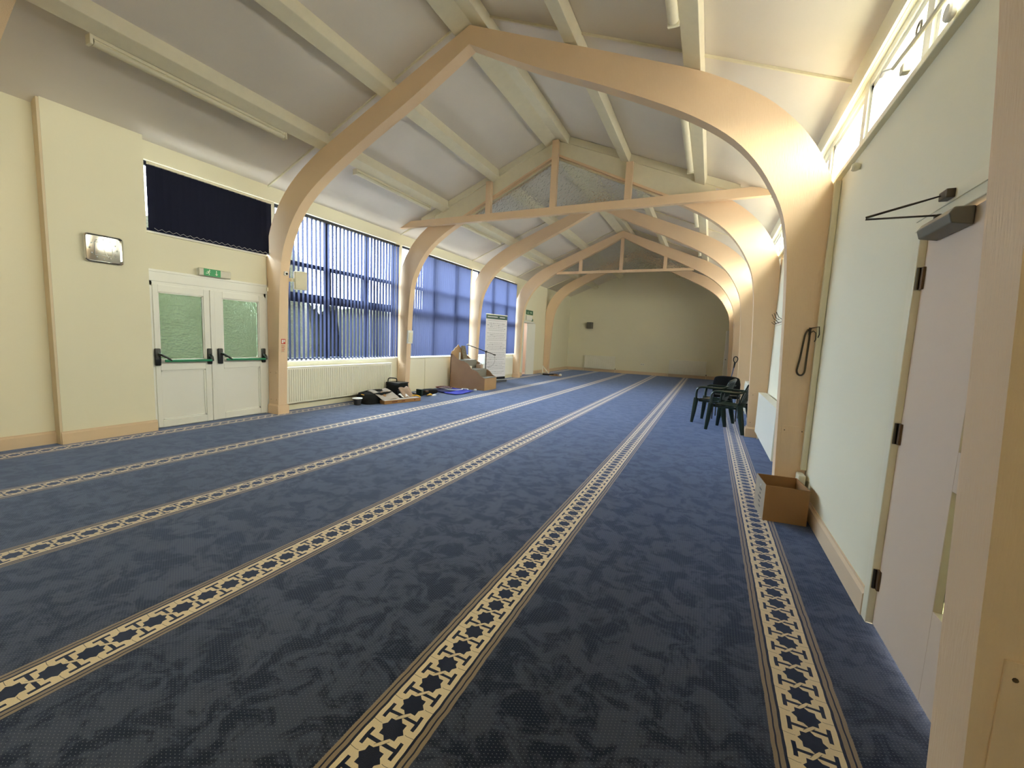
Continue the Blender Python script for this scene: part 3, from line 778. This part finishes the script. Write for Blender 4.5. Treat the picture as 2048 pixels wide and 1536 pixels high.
# exit signs over the far left door
o = MB().box(WL+.0, WL+.05, 14.42, 14.95, 2.10, 2.28, .004).build('notice_board', 'paper_white'); tag(o, 'white emergency light box over the far left doorway', 'light box')
t = thing('exit_sign', 'dark green exit plate high on the wall over the far left doorway', 'exit sign', (WL+.01, 14.8, 2.38))
MB().box(WL+.0, WL+.012, 14.45, 15.10, 2.31, 2.48).build('sign_face', 'sign_dark_green', t)
ic = MB(); fx_ = WL+.014
seg(14.62, 2.42, 14.60, 2.38, .03); seg(14.60, 2.38, 14.56, 2.35, .02); seg(14.60, 2.38, 14.65, 2.35, .02); seg(14.78, 2.395, 14.92, 2.395, .02); flat([(14.90, 2.43), (14.98, 2.395), (14.90, 2.36)])
ic.build('pictogram', 'sign_white', t)
o = MB().box(WL+.0, WL+.012, 14.98, 15.14, 2.08, 2.17).build('door_sign', 'sign_dark_green'); tag(o, 'small green door sign just over the far left door frame', 'sign')

# ------------------------------------------------------------------ things fixed to posts and walls
xi = lambda z: CX - inner_u(z)
t = thing('loudspeaker', 'cream box loudspeaker fixed to the big arch left leg beside the window', 'speaker', (-6.0, 4.55, 2.1), 'cream wall speakers')
ca_, sa_ = math.cos(-.5), math.sin(-.5)
MB().obox((-5.955, 4.60, 2.125), (ca_, sa_, 0), (-sa_, ca_, 0), (0, 0, 1), .055, .09, .14).build('cabinet', 'cream_gloss', t, bevel=.008)
MB().obox((-5.900, 4.570, 2.125), (ca_, sa_, 0), (-sa_, ca_, 0), (0, 0, 1), .004, .078, .128).build('grille', 'beam_paint', t)
MB().box(-6.06, -5.98, A[1]+T, A[1]+T+.05, 2.10, 2.15).build('bracket', 'cream_gloss', t)
t = thing('security_camera', 'tiny white dome camera on the inner face of the big arch left leg', 'camera', (xi(2.2)+.02, 4.40, 2.2))
MB().box(xi(2.2)-.012, xi(2.2)+.03, 4.37, 4.43, 2.18, 2.24, .01).build('camera_body', 'paper_white', t)
MB().lathe((xi(2.2)+.028, 4.40, 2.205), [(.018, 0), (.014, .012), (.004, .018)], 12, 'x').build('lens', 'black_plastic', t, smooth=True)
t = thing('fire_notice', 'small red and white fire point sticker on the big arch left leg', 'sign', (xi(1.1)+.004, 4.39, 1.1))
def on_leg(mb, y0, y1, z0, z1, th=.003): mb.prism([(xi(z0)-.001, z0), (xi(z0)+th, z0), (xi(z1)+th, z1), (xi(z1)-.001, z1)], 'y', y0, y1); return mb
on_leg(MB(), 4.355, 4.425, 1.12, 1.20, .003).build('red_symbol', 'sign_red', t)
ml = MB(); on_leg(ml, 4.365, 4.388, 1.133, 1.188, .0045); on_leg(ml, 4.396, 4.416, 1.15, 1.188, .0045); ml.build('flame_and_hose', 'paper_white', t)
on_leg(MB(), 4.355, 4.425, .985, 1.11, .003).build('text_panel', 'trim_paint', t)
ml = MB()
for i in range(4): on_leg(ml, 4.362, 4.415-.01*(i % 2), 1.085-.026*i, 1.093-.026*i, .0045)
ml.build('text_lines', 'sign_red', t)
t = thing('wall_controller', 'white controller box with a taped sheet on the left leg before the pulpit', 'control box', (xi(1.3), 7.43, 1.3))
on_leg(MB(), 7.345, 7.512, 1.16, 1.45, .028).build('backing', 'paper_white', t); on_leg(MB(), 7.37, 7.49, 1.185, 1.40, .045).build('cover', 'cream_gloss', t, bevel=.005)
t = thing('loudspeaker', 'small grey box loudspeaker high on the far end wall', 'speaker', (-5.35, FAR-.1, 2.15), 'cream wall speakers')
MB().obox((-5.27, FAR-.16, 2.17), (.9, -.35, 0), (.35, .9, 0), (0, 0, 1), .12, .09, .15).build('cabinet', 'closer_grey', t, bevel=.006)
MB().box(-5.45, -5.36, FAR-.14, FAR, 2.05, 2.28).build('bracket', 'closer_grey', t)
t = thing('wall_socket', 'double power socket low on the far end wall between the radiators', 'socket', (-2.76, FAR-.01, .47))
MB().box(-2.84, -2.67, FAR-.012, FAR, .42, .51, .003).build('face_plate', 'radiator_white', t); MB().box(-2.81, -2.79, FAR-.016, FAR-.011, .45, .48).box(-2.73, -2.71, FAR-.016, FAR-.011, .45, .48).build('switches', 'dark_grey', t)
o = MB().lathe((WL+.0, 16.9, 1.05), [(.05, 0), (.05, .015), (.03, .02)], 16, 'x').build('wall_disc', 'cream_gloss', smooth=True); tag(o, 'faint round cream fitting on the far left wall near the corner', 'wall fitting')

# hook and strap on the big arch right leg
t = thing('coat_hook', 'brown metal double coat hook on the big arch right leg', 'hook', (.765, A[1], 1.53))
MB().box(.742, .760, A[1]-.006, A[1], 1.50, 1.56, .002).build('back_plate', 'dark_metal', t)
MB().tube([(.75, A[1]-.006, 1.54), (.755, A[1]-.04, 1.555), (.80, A[1]-.075, 1.565), (.805, A[1]-.08, 1.50), (.80, A[1]-.07, 1.475)], .0042, 7).build('upper_prong', 'dark_metal', t, smooth=True)
MB().tube([(.75, A[1]-.006, 1.515), (.77, A[1]-.04, 1.53), (.785, A[1]-.05, 1.515), (.788, A[1]-.052, 1.46), (.782, A[1]-.05, 1.44)], .0042, 7).build('lower_prong', 'dark_metal', t, smooth=True)
pts = [(.738, -.012, 1.545), (.720, -.012, 1.50), (.712, -.010, 1.42), (.703, -.010, 1.30), (.692, -.010, 1.22), (.690, -.010, 1.185), (.700, -.011, 1.160), (.718, -.012, 1.150), (.736, -.012, 1.160), (.746, -.012, 1.19), (.748, -.012, 1.26), (.750, -.012, 1.36), (.752, -.012, 1.45), (.748, -.014, 1.52), (.740, -.016, 1.548)]
o = MB().tube([(a_, A[1]+b_, c_) for a_, b_, c_ in catmull(pts, 4)], .0075, 7).build('strap', 'dark_metal', smooth=True)
tag(o, 'thin brown looped cord hanging from the hook on the right leg', 'cord')
t = thing('coat_rack', 'small wire coat hooks on the right wall, seen just past the big arch', 'hook', (WR-.01, 6.95, 1.8))
MB().box(WR-.014, WR, 6.5, 7.2, 1.71, 1.79, .003).build('rail', 'cream_gloss', t)
for yy in (6.62, 6.84, 7.06):
    MB().tube([(WR-.014, yy, 1.78), (WR-.05, yy, 1.80), (WR-.085, yy, 1.87)], .004, 6).tube([(WR-.014, yy, 1.74), (WR-.05, yy, 1.73), (WR-.08, yy, 1.76)], .004, 6).build('hook', 'dark_metal', t, smooth=True)

# ------------------------------------------------------------------ cardboard box at the right leg
ang = math.atan2(.077, .304)
t = thing('cardboard_box', 'open brown cardboard box on the carpet by the big arch right leg', 'box', (.49, 3.775, 0), None, (0, 0, 0.10))
w_, d_, h_, th = .30, .34, .285, .006
MB().box(0, w_, 0, th, 0, h_).build('front_wall', 'cardboard', t, local=True)
MB().box(0, w_, d_-th, d_, 0, h_).build('back_wall', 'cardboard', t, local=True)
plabel(MB().box(0, th, th, d_-th, 0, h_).build('side_wall', 'cardboard_grey', t, local=True), 'greyish printed side of the box')
MB().box(w_-th, w_, th, d_-th, 0, h_).build('side_wall', 'cardboard', t, local=True)
MB().box(th, w_-th, th, d_-th, 0, th).build('base', 'cardboard', t, local=True)
mk = MB()
for i in range(5): mk.box(-.0012, 0, .12+.02*(i % 2), .17+.02*(i % 3), .06+.035*i, .072+.035*i)
mk.build('print', 'dark_grey', t, local=True)
MB().box(-.002, 0, .145, .16, .235, .25).build('tape', 'paper_white', t, local=True)

# ------------------------------------------------------------------ plastic armchairs and the black chair
def armchair(label, loc, rz):
    t = thing('plastic_armchair', label, 'chair', loc, 'green plastic armchairs', (0, 0, rz)); g_ = 'green_plastic'
    def seat(u, v):
        x = -.21+.43*u; y = (-.22+.44*v)*(1.0 if u > .3 else .94)
        return (x, y, .43 - .025*math.sin(PI*min(1, u*1.0))*math.sin(PI*v) + .012*u - .03*max(0, u-.88)*8)
    MB().grid(seat, 14, 12).build('seat', g_, t, True, .012, True)
    def back(u, v):
        h_ = v; y = (u-.5)*(.42+.05*math.sin(PI*h_)); x = -.19-.13*h_-.035*math.cos((u-.5)*PI)*1.0+.03
        top = .80+.035*math.cos((u-.5)*PI)
        return (x, y, .42+(top-.42)*h_)
    MB().grid(back, 19, 14, lambda i, j: 2 <= i <= 16 and i % 2 == 0 and 3 <= j <= 11).build('backrest', g_, t, True, .012, True)
    for s_ in (-1, 1):
        MB().tube(catmull([(-.27, .215*s_, .70), (-.20, .25*s_, .66), (-.05, .265*s_, .655), (.12, .265*s_, .655), (.20, .262*s_, .63), (.225, .255*s_, .55), (.225, .25*s_, .43)], 4), .031, 8, (1.15, .6)).build('armrest', g_, t, True, 0, True)
        MB().tube([(.225, .25*s_, .45), (.245, .262*s_, .2), (.265, .272*s_, 0.0)], [.038, .032, .022], 8, (.85, 1.15)).build('leg', g_, t, True, 0, True)
        MB().tube([(-.20, .215*s_, .46), (-.25, .235*s_, .2), (-.29, .25*s_, 0.0)], [.042, .036, .024], 8, (.85, 1.15)).build('leg', g_, t, True, 0, True)
    MB().box(.17, .20, -.20, .20, .385, .42, .004).box(-.20, .19, -.215, -.19, .385, .42, .004).box(-.20, .19, .19, .215, .385, .42, .004).build('seat_rim', g_, t, False, 0, True)
    return t
armchair('nearer green plastic armchair, back to the wall, on the patterned stripe', (.375, 7.74, 0), math.radians(161))
armchair('farther green plastic armchair, just behind the other green one', (.13, 8.33, 0), math.radians(163))
t = thing('padded_chair', 'black padded metal-legged chair behind the two green plastic chairs', 'chair', (.36, 8.98, 0), None, (0, 0, math.radians(82)))
bk = MB()
bk.grid(lambda u, v: (-.20-.02*math.cos((u-.5)*PI)-.05*v, (u-.5)*(.46-.05*max(0, v-.6)*2.5*abs(2*u-1)), .50+.34*v-.03*max(0, v-.7)*3.3*abs(2*u-1)**3), 14, 10)
bk.build('backrest', 'black_fabric', t, True, .05, True, .015)
MB().box(-.2, .22, -.22, .22, .42, .475, .02).build('seat', 'black_fabric', t, False, 0, True)
for s_ in (-1, 1):
    MB().tube([(-.22, .20*s_, 0), (-.20, .20*s_, .44), (-.24, .19*s_, .62)], .011, 8).build('leg', 'black_plastic', t, True, 0, True)
    MB().tube([(.24, .20*s_, 0), (.18, .20*s_, .42)], .011, 8).build('leg', 'black_plastic', t, True, 0, True)
# leaning tool with D handle
t = thing('floor_squeegee', 'black D-handled pole tool with a thin blue shaft leaning behind the chairs', 'tool', (.50, 12.9, 0))
MB().tube([(.50, 12.9, .02), (.64, 13.25, .86)], .011, 8).build('shaft', 'steel_blue', t, True)
MB().tube([(.635, 13.24, .82), (.655, 13.29, .98)], [.016, .026], 8).build('grip', 'black_plastic', t, True)
MB().tube(catmull([(.655, 13.29, .97), (.615, 13.30, 1.03), (.625, 13.32, 1.12), (.68, 13.33, 1.14), (.72, 13.32, 1.08), (.69, 13.30, .99), (.655, 13.29, .97)], 4), .013, 7).build('handle', 'black_plastic', t, True)
MB().box(.42, .58, 12.86, 12.94, 0, .03, .004).build('head', 'black_plastic', t)
o = MB().grid(lambda u, v: (WR-.16+.02*math.sin(9*u)+.02*v, 8.02+.28*u, .12+.34*v+.03*math.sin(14*u)*(1-v)), 12, 5).build('white_cloth', 'paper_white', None, 'all', .006)
tag(o, 'torn white cloth hanging over the radiator behind the green chairs', 'cloth')

# ------------------------------------------------------------------ stepped pulpit
mY0, mY1 = 9.30, 9.97; xf_, xb = -5.175, -6.225
t = thing('stepped_pulpit', 'brown wooden stepped pulpit with curved sides and grey carpeted treads', 'pulpit', (-5.75, (mY0+mY1)/2, 0))
side = [(xf_, 0), (xf_, .32), (-5.215, .335), (-5.30, .375), (-5.37, .45), (-5.45, .50), (-5.54, .515), (-5.60, .56), (-5.67, .65), (-5.76, .70), (-5.90, .735), (-6.0, .77), (-6.09, .83), (-6.15, .88), (-6.19, .90), (xb, .90)]
sidec = [(xf_, 0)] + catmull(side[1:], 4) + [(xb, 0)]
for y_ in (mY0, mY1-.02): MB().prism(sidec, 'y', y_, y_+.02).build('side_panel', 'wood_side', t)
zs = (.33, .53, .75); xsx = (xf_+.005, -5.48, -5.80, xb+.02)
for i in range(3):
    MB().box(xsx[i]-.018, xsx[i]-.002, mY0+.02, mY1-.02, 0 if i == 0 else zs[i-1], zs[i]-.02).build('riser', 'wood_board' if i == 0 else 'grey_carpet', t)
    MB().box(xsx[i+1], xsx[i]-.0, mY0+.02, mY1-.02, zs[i]-.02, zs[i], .004).build('tread', 'grey_carpet', t)
half = [(0, .30), (.335, .30), (.335, .90), (.30, .97), (.22, .99), (.16, 1.05), (.09, 1.08), (.045, 1.10), (0, 1.15)]
ym = (mY0+mY1)/2
pl_ = [(ym+a_, b_) for a_, b_ in half[1:]] + [(ym-a_, b_) for a_, b_ in half[::-1][1:-1]] + [(ym-.335, .30)]
MB().prism(pl_, 'x', xb, xb+.02).build('back_panel', 'wood_board', t)
o = MB().obox((-6.12, 9.80, .935), (.97, 0, .22), (0, 1, 0), (-.22, 0, .97), .008, .10, .185).build('picture_board', 'patterned_board'); tag(o, 'patterned grey and brown board leaning on the pulpit seat', 'board')
o = MB().box(-6.10, -6.07, 9.50, 9.54, .75, .94, .004).build('spray_bottle', 'paper_white'); tag(o, 'slim white carton standing on the pulpit seat', 'carton')
o = MB().box(-6.02, -5.83, 9.62, 9.88, .751, .766, .003).build('book', 'paper_white'); tag(o, 'thin white book lying on the edge of the pulpit seat', 'book')
t = thing('tissue_box', 'pink and white tissue box on the middle pulpit step', 'tissue box', (-5.62, 9.83, .53))
MB().box(-5.70, -5.55, 9.75, 9.92, .531, .635, .004).build('carton', 'skin_pink', t)
MB().box(-5.549, -5.546, 9.86, 9.92, .532, .633).build('carton_end', 'paper_white', t)
MB().tube([(-5.62, 9.83, .63), (-5.62, 9.835, .665), (-5.61, 9.83, .70)], [.035, .022, .003], 8, (1, .4)).build('tissue', 'paper_white', t, 'all')
o = MB().lathe((-5.66, 9.40, .531), [(.03, 0), (.034, .06), (.036, .075)], 14).build('cup', 'cream_gloss', smooth=True); tag(o, 'small cream cup at the near side of the middle pulpit step', 'cup')

# microphone stand
t = thing('microphone_stand', 'black boom microphone stand standing beside the stepped pulpit', 'microphone stand', (-5.72, 10.32, 0))
mx0, my0 = -5.72, 10.32
MB().tube([(mx0, my0, .03), (mx0, my0, .52)], .014, 8).tube([(mx0, my0, .52), (mx0, my0, .97)], .013, 8).build('pole', 'black_plastic', t, True)
for a_ in (0, 2*PI/3, 4*PI/3): MB().tube([(mx0, my0, .12), (mx0+.28*math.cos(a_+.4), my0+.28*math.sin(a_+.4), .01)], .008, 7).build('leg', 'black_plastic', t, True)
MB().tube([(mx0+.12, my0+.30, .885), (mx0, my0, .975), (mx0-.15, my0-.62, 1.13)], .011, 7).build('boom', 'black_plastic', t, True)
MB().box(mx0-.02, mx0+.02, my0-.03, my0+.03, .95, 1.0, .006).build('clutch', 'black_plastic', t)
MB().tube([(mx0+.10, my0+.25, .895), (mx0+.13, my0+.33, .88)], .016, 8).build('counterweight', 'black_plastic', t, True)
MB().tube([(mx0-.15, my0-.62, 1.13), (mx0-.165, my0-.72, 1.155)], [.012, .012], 8).lathe((mx0-.168, my0-.735, 1.157), [(.004, -.02), (.02, -.012), (.023, 0), (.018, .014), (.004, .022)], 10).build('microphone', 'metal', t, True)
MB().tube(catmull([(mx0+.12, my0+.30, .885), (mx0+.13, my0+.30, .70), (mx0+.08, my0+.2, .56), (mx0+.01, my0+.05, .55)], 5), .003, 5).build('cable', 'dark_grey', t, True)

# pull-up banner
t = thing('pull_up_banner', 'tall white pull-up banner of small text with a grey-green header', 'banner', (-5.95, 11.3, 0))
b0 = Vector((-6.06, 10.86, 0)); b1 = Vector((-5.83, 11.80, 0)); ax = (b1-b0).normalized(); nx_ = Vector((ax.y, -ax.x, 0)); L_ = (b1-b0).length; c_ = (b0+b1)/2
MB().obox(c_+Vector((0, 0, 1.08)), ax, nx_, (0, 0, 1), L_/2, .0015, .98).build('sheet', 'banner_white', t)
MB().obox(c_+Vector((0, 0, 2.0))+nx_*.003, ax, nx_, (0, 0, 1), L_/2, .0015, .065).build('header', 'banner_green', t)
MB().obox(c_+Vector((0, 0, 2.07)), ax, nx_, (0, 0, 1), L_/2+.005, .012, .012).build('top_rail', 'metal', t)
MB().obox(c_+Vector((0, 0, .045)), ax, nx_, (0, 0, 1), L_/2+.01, .07, .035).build('base', 'metal', t)
MB().obox(c_+Vector((0, 0, .135))+nx_*.003, ax, nx_, (0, 0, 1), L_/2, .0015, .04).build('footer', 'black_plastic', t)
tx = MB(); random.seed(3)
z_ = 1.89; i = 0
while z_ > .24:
    ln = (.40, .36, .42, .30)[i % 4]*L_/.97; s_ = -ln
    while s_ < ln:
        wd = random.uniform(.02, .07)
        tx.obox(c_+ax*(s_+wd/2)+Vector((0, 0, z_))+nx_*.003, ax, nx_, (0, 0, 1), wd/2*.8, .0006, .006 if random.random() < .9 else .012)
        s_ += wd+.012
    z_ -= .052 if i % 5 else .085; i += 1
tx.build('text_lines', 'print_grey', t)
hd = MB()
for i in range(16): 
    if i in (9, 10): continue
    hd.obox(c_+ax*(-.40+.05*i)+Vector((0, 0, 2.0))+nx_*.0055, ax, nx_, (0, 0, 1), .02, .0006, .014)
hd.build('header_text', 'banner_white', t)
MB().obox(c_+Vector((0, 0, 1.0))-nx_*.03, ax, nx_, (0, 0, 1), .012, .008, 1.0).build('support_pole', 'metal', t)

# ------------------------------------------------------------------ workmen's things by the left wall
t = thing('tool_bag', 'upright black open tool bag with handle standing against the radiator end', 'bag', (-5.95, 6.85, 0))
def bagshape(x0, x1, y0, y1, h_, topdx=0, seed=1, nx=10, ny=10, nz=8):
    r_ = random.Random(seed); mb = MB()
    def ring(zf):
        out = []
        for i in range(28):
            a_ = 2*PI*i/28; c, s = math.cos(a_), math.sin(a_)
            p_ = 4; rr = 1/((abs(c)**p_+abs(s)**p_)**(1/p_))
            k_ = 1-.10*zf+.05*math.sin(PI*zf)
            out.append(((x0+x1)/2+(x1-x0)/2*c*rr*k_+r_.uniform(-.008, .008)+topdx*zf, (y0+y1)/2+(y1-y0)/2*s*rr*k_+r_.uniform(-.008, .008), h_*zf+r_.uniform(-.006, .006)*(zf > 0)))
        return out
    R_ = [[mb.bm.verts.new(p_) for p_ in ring(j/nz)] for j in range(nz+1)]
    for j in range(nz):
        for i in range(28): mb.bm.faces.new((R_[j][i], R_[j][(i+1) % 28], R_[j+1][(i+1) % 28], R_[j+1][i]))
    mb.bm.faces.new(R_[0][::-1]); mb.bm.faces.new(R_[-1])
    return mb
bagshape(-6.17, -5.74, 6.72, 7.10, .33, seed=2).build('bag_body', 'black_fabric', t, 'all')
MB().box(-6.14, -5.77, 6.76, 7.06, .325, .345, .008).build('bag_rim', 'black_plastic', t)
MB().tube(catmull([(-6.12, 6.80, .33), (-6.12, 6.82, .41), (-6.03, 6.84, .425), (-5.94, 6.86, .41), (-5.94, 6.86, .33)], 4), .012, 7).build('carry_handle', 'black_plastic', t, True)
MB().box(-5.775, -5.745, 6.70, 6.92, .06, .20, .004).build('front_pocket', 'dark_grey', t)
t = thing('paper_sack', 'crumpled brown paper sack leaning on the black tool bag', 'sack', (-5.66, 6.85, 0))
o = MB().grid(lambda u, v: (-5.70+.16*(1-v)+.012*math.sin(7*u+5*v), 6.66+.30*u, .02+.24*v+.01*math.sin(11*u)), 12, 8).build('sack_body', 'skin_pink', t, 'all', .03)
MB().tube([(-5.61, 6.70, .12), (-5.68, 6.76, .22), (-5.62, 6.80, .05)], .005, 5).tube([(-5.58, 6.84, .10), (-5.68, 6.88, .22)], .005, 5).build('string', 'maroon', t, True)
t = thing('holdall', 'slumped black holdall with orange trim lying under the ribbed radiator', 'bag', (-5.95, 6.1, 0))
bagshape(-6.12, -5.70, 5.86, 6.62, .20, seed=5, topdx=-.02).build('bag_body', 'black_fabric', t, 'all')
MB().tube(catmull([(-6.0, 5.9, .20), (-5.95, 6.05, .235), (-5.9, 6.3, .24), (-5.92, 6.5, .20)], 4), .012, 7).build('strap', 'black_plastic', t, True)
MB().obox((-5.88, 5.90, .17), (.3, 1, -.3), (1, -.3, 0), (0, 0, 1), .07, .012, .006).build('orange_tag', 'yellow', t)
t = thing('plan_sheet', 'printed cardboard wrapper draped over the black holdall', 'packaging', (-5.72, 6.35, .1))
MB().grid(lambda u, v: (-5.93+.36*u, 6.02+.50*v+.05*u, .235-.17*u**1.4+.012*math.sin(8*v+3*u)), 12, 12, lambda i, j: i < 3 and 4 <= j <= 7).build('sheet', 'cardboard_grey', t, 'all', .006)
MB().grid(lambda u, v: (-5.80+.18*u, 6.22+.22*v, .192-.125*u+.012+.006*math.sin(8*v)), 8, 8).build('brown_print', 'cardboard', t, 'all', .003)
t = thing('long_carton', 'long flat brown cardboard carton on the floor in front of the bags', 'carton', (-5.55, 6.5, 0), None, (0, 0, 0))
ca3 = Vector((.25, 1, 0)).normalized(); cn3 = Vector((ca3.y, -ca3.x, 0))
MB().obox((-5.53, 6.52, .035), ca3, cn3, (0, 0, 1), .43, .085, .034).build('carton_body', 'cardboard', t, bevel=.003)
MB().obox((-5.53, 6.52, .0695), ca3, cn3, (0, 0, 1), .43, .083, .0008).build('carton_lid', 'cardboard_grey', t)
mk = MB()
for s_, l_ in ((-.2, .06), (.0, .04), (.28, .02)): mk.obox(Vector((-5.53, 6.52, .035))+ca3*s_+cn3*.0858, ca3, cn3, (0, 0, 1), l_, .0006, .008)
mk.build('print', 'maroon', t)
t = thing('paint_bucket', 'small grey bucket with a white rim at the left of the bags', 'bucket', (-5.93, 5.80, 0))
MB().lathe((-5.90, 5.74, 0), [(.062, 0), (.078, .12), (.07, .12), (.058, .01)], 20).build('bucket_body', 'dark_grey', t, True)
MB().lathe((-5.90, 5.74, .115), [(.078, 0), (.092, .004), (.092, .018), (.076, .022)], 20).build('rim', 'paper_white', t, True)
o = MB().grid(lambda u, v: (-5.66+.10*u+.02*v, 6.60+.20*v, .135-.05*u+.012*math.sin(9*v+2*u)), 8, 8).build('white_rag', 'paper_white', None, 'all', .01); tag(o, 'crumpled white rag lying on the black bags beside the paper sack', 'cloth')
t = thing('work_gloves', 'yellow and black work gloves at the right end of the long carton', 'gloves', (-5.55, 6.98, 0))
MB().tube(catmull([(-5.62, 6.86, .08), (-5.56, 6.96, .09), (-5.50, 7.02, .08), (-5.46, 7.06, .05)], 3), [.02]*10, 8, (1.4, .7)).build('glove', 'yellow', t, 'all')
MB().tube(catmull([(-5.66, 6.88, .10), (-5.60, 6.98, .12), (-5.53, 7.04, .10)], 3), [.018]*7, 8, (1.4, .7)).build('cuff', 'black_fabric', t, 'all')
t = thing('bag_roll', 'dark green-black rolled tool case on the carpet right of the arch leg', 'tool case', (-5.75, 7.7, 0))
MB().tube([(-5.78, 7.44, .075), (-5.77, 7.60, .08), (-5.74, 7.80, .075), (-5.72, 7.98, .065)], [.068, .07, .068, .05], 14).build('case_body', 'black_fabric', t, True)
MB().box(-5.85, -5.70, 7.40, 7.46, .01, .16, .01).build('case_end', 'green_plastic', t)
MB().tube([(-5.70, 7.52, .11), (-5.685, 7.62, .10)], .02, 8).build('band', 'rust_metal', t, True)
t = thing('drill_bit_case', 'yellow and white wrapper scrap in front of the dark rolled case', 'wrapper', (-5.60, 7.62, 0))
MB().tube([(-5.62, 7.50, .03), (-5.60, 7.60, .045), (-5.60, 7.66, .02)], [.012, .025, .012], 8, (1.4, .7)).build('yellow_part', 'yellow', t, 'all')
MB().box(-5.62, -5.57, 7.60, 7.78, 0, .022, .006).build('white_part', 'paper_white', t)
# blue mat with cables
t = thing('folded_mat', 'crumpled bright blue mat spread on the carpet beside the pulpit', 'mat', (-5.7, 8.8, 0))
def mat_fn(u, v):
    x = -6.12+.86*u+.05*math.sin(4*v); y = 8.32+.88*v-.22*u+.02*math.sin(7*u)
    return (x, y, .012+.012*abs(math.sin(9*u+4*v))+.006*math.sin(17*v))
MB().grid(mat_fn, 22, 22).build('mat_sheet', 'rug_blue', t, 'all', .006)
MB().grid(lambda u, v: (lambda p_: (p_[0]-.03, p_[1]-.03, p_[2]+.012))(mat_fn(u*.55, v*.6)), 14, 14).build('folded_corner', 'rug_navy', t, 'all', .006)
def coil(cx_, cy_, z_, r_, turns, jitter, seed):
    rn = random.Random(seed); pts = []
    for i in range(int(turns*14)):
        a_ = 2*PI*i/14; q = r_*(1+.25*math.sin(i*.37)); pts.append((cx_+q*1.3*math.cos(a_)+rn.uniform(-jitter, jitter), cy_+q*1.6*math.sin(a_)+rn.uniform(-jitter, jitter), z_+.004*i/14*2))
    return pts
o = MB().tube(coil(-5.95, 8.72, .05, .10, 2.5, .01, 4), .008, 6).build('cable_coil', 'paper_white', None, True); tag(o, 'loose white cable coil on the left half of the blue mat', 'cable')
o = MB().tube(coil(-5.92, 8.62, .075, .13, 2, .015, 9), .008, 6).build('cable_coil', 'maroon', None, True); tag(o, 'dark red cable coil lying over the blue mat', 'cable')
o = MB().tube(catmull([(-5.95, 8.6, .055), (-5.72, 8.55, .05), (-5.60, 8.62, .05), (-5.52, 8.80, .05), (-5.62, 8.95, .05), (-5.5, 9.0, .05), (-5.42, 8.92, .045)], 5), .009, 6).build('rope', 'paper_white', None, True); tag(o, 'pale rope snaking over the right half of the blue mat', 'rope')
o = MB().box(-5.40, -5.34, 9.16, 9.22, .0, .04, .01).build('small_box', 'paper_white'); tag(o, 'tiny white block at the near corner of the pulpit', 'block')
# far clutter by the last arch
t = thing('folded_stool', 'pale folding frame propped upright by the far left arch foot', 'frame', (-5.95, 15.7, 0))
MB().tube([(-5.98, 15.50, .0), (-6.02, 15.60, .36)], .045, 6, (1, .4)).tube([(-6.02, 15.60, .34), (-5.72, 15.55, .03)], .032, 6, (1, .5)).tube([(-6.06, 15.5, .04), (-5.72, 15.42, .16)], .028, 6, (1, .5)).build('frame_bars', 'radiator_white', t)
t = thing('tool_pile', 'small pile of dark tools and wood scraps on the far left carpet', 'tools', (-5.6, 15.6, 0))
MB().obox((-5.72, 15.45, .03), (1, .3, 0), (-.3, 1, 0), (0, 0, 1), .22, .06, .03).build('black_tool', 'black_plastic', t, bevel=.006)
MB().obox((-5.48, 15.55, .035), (1, -.2, 0), (.2, 1, 0), (0, 0, 1), .13, .05, .035).build('brown_block', 'wood_side', t)
MB().obox((-5.40, 15.35, .012), (1, .1, 0), (-.1, 1, 0), (0, 0, 1), .22, .03, .011).build('wood_strip', 'wood_board', t)
MB().lathe((-5.27, 15.62, 0), [(.05, 0), (.06, .05), (.03, .08)], 12).build('tape_roll', 'paper_white', t, True)

# ------------------------------------------------------------------ outside
st(MB().box(-40, WL-.75, -20, 45, -.4, -.3), 'ground', 'outside_ground')
st(MB().box(1.3, 40, -20, 45, -.4, -.3), 'ground_right', 'outside_bounce_ground')
from mathutils import noise as mn
def hedge(x, y0, y1, h_, label, seed):
    mb = MB()
    def fn(u, v):
        y = y0+(y1-y0)*u; a_ = PI*v
        r_ = mn.noise(Vector((y*1.7, v*6, seed)))*.28+mn.noise(Vector((y*5, v*14, seed)))*.12
        xx = x+(.75+r_)*math.cos(a_); zz = -.3+(h_+.3+r_*1.2)*min(1, math.sin(a_)*1.5 if math.sin(a_) < .667 else 1)*(1 if math.sin(a_) > .5 else math.sin(a_)*2)
        return (xx, y, zz)
    o = mb.grid(fn, int((y1-y0)*6), 20).build('hedge', 'hedge_leaf', None, 'all')
    tag(o, label, 'hedge'); o['kind'] = 'stuff'
hedge(-9.6, -4, 7.2, 3.1, 'taller dark green hedge seen blurred through the glass of the left fire doors', 3.1)
hedge(-9.8, 8.3, 15.5, 2.0, 'lower dark green hedge seen behind the big left window blinds', 8.1)
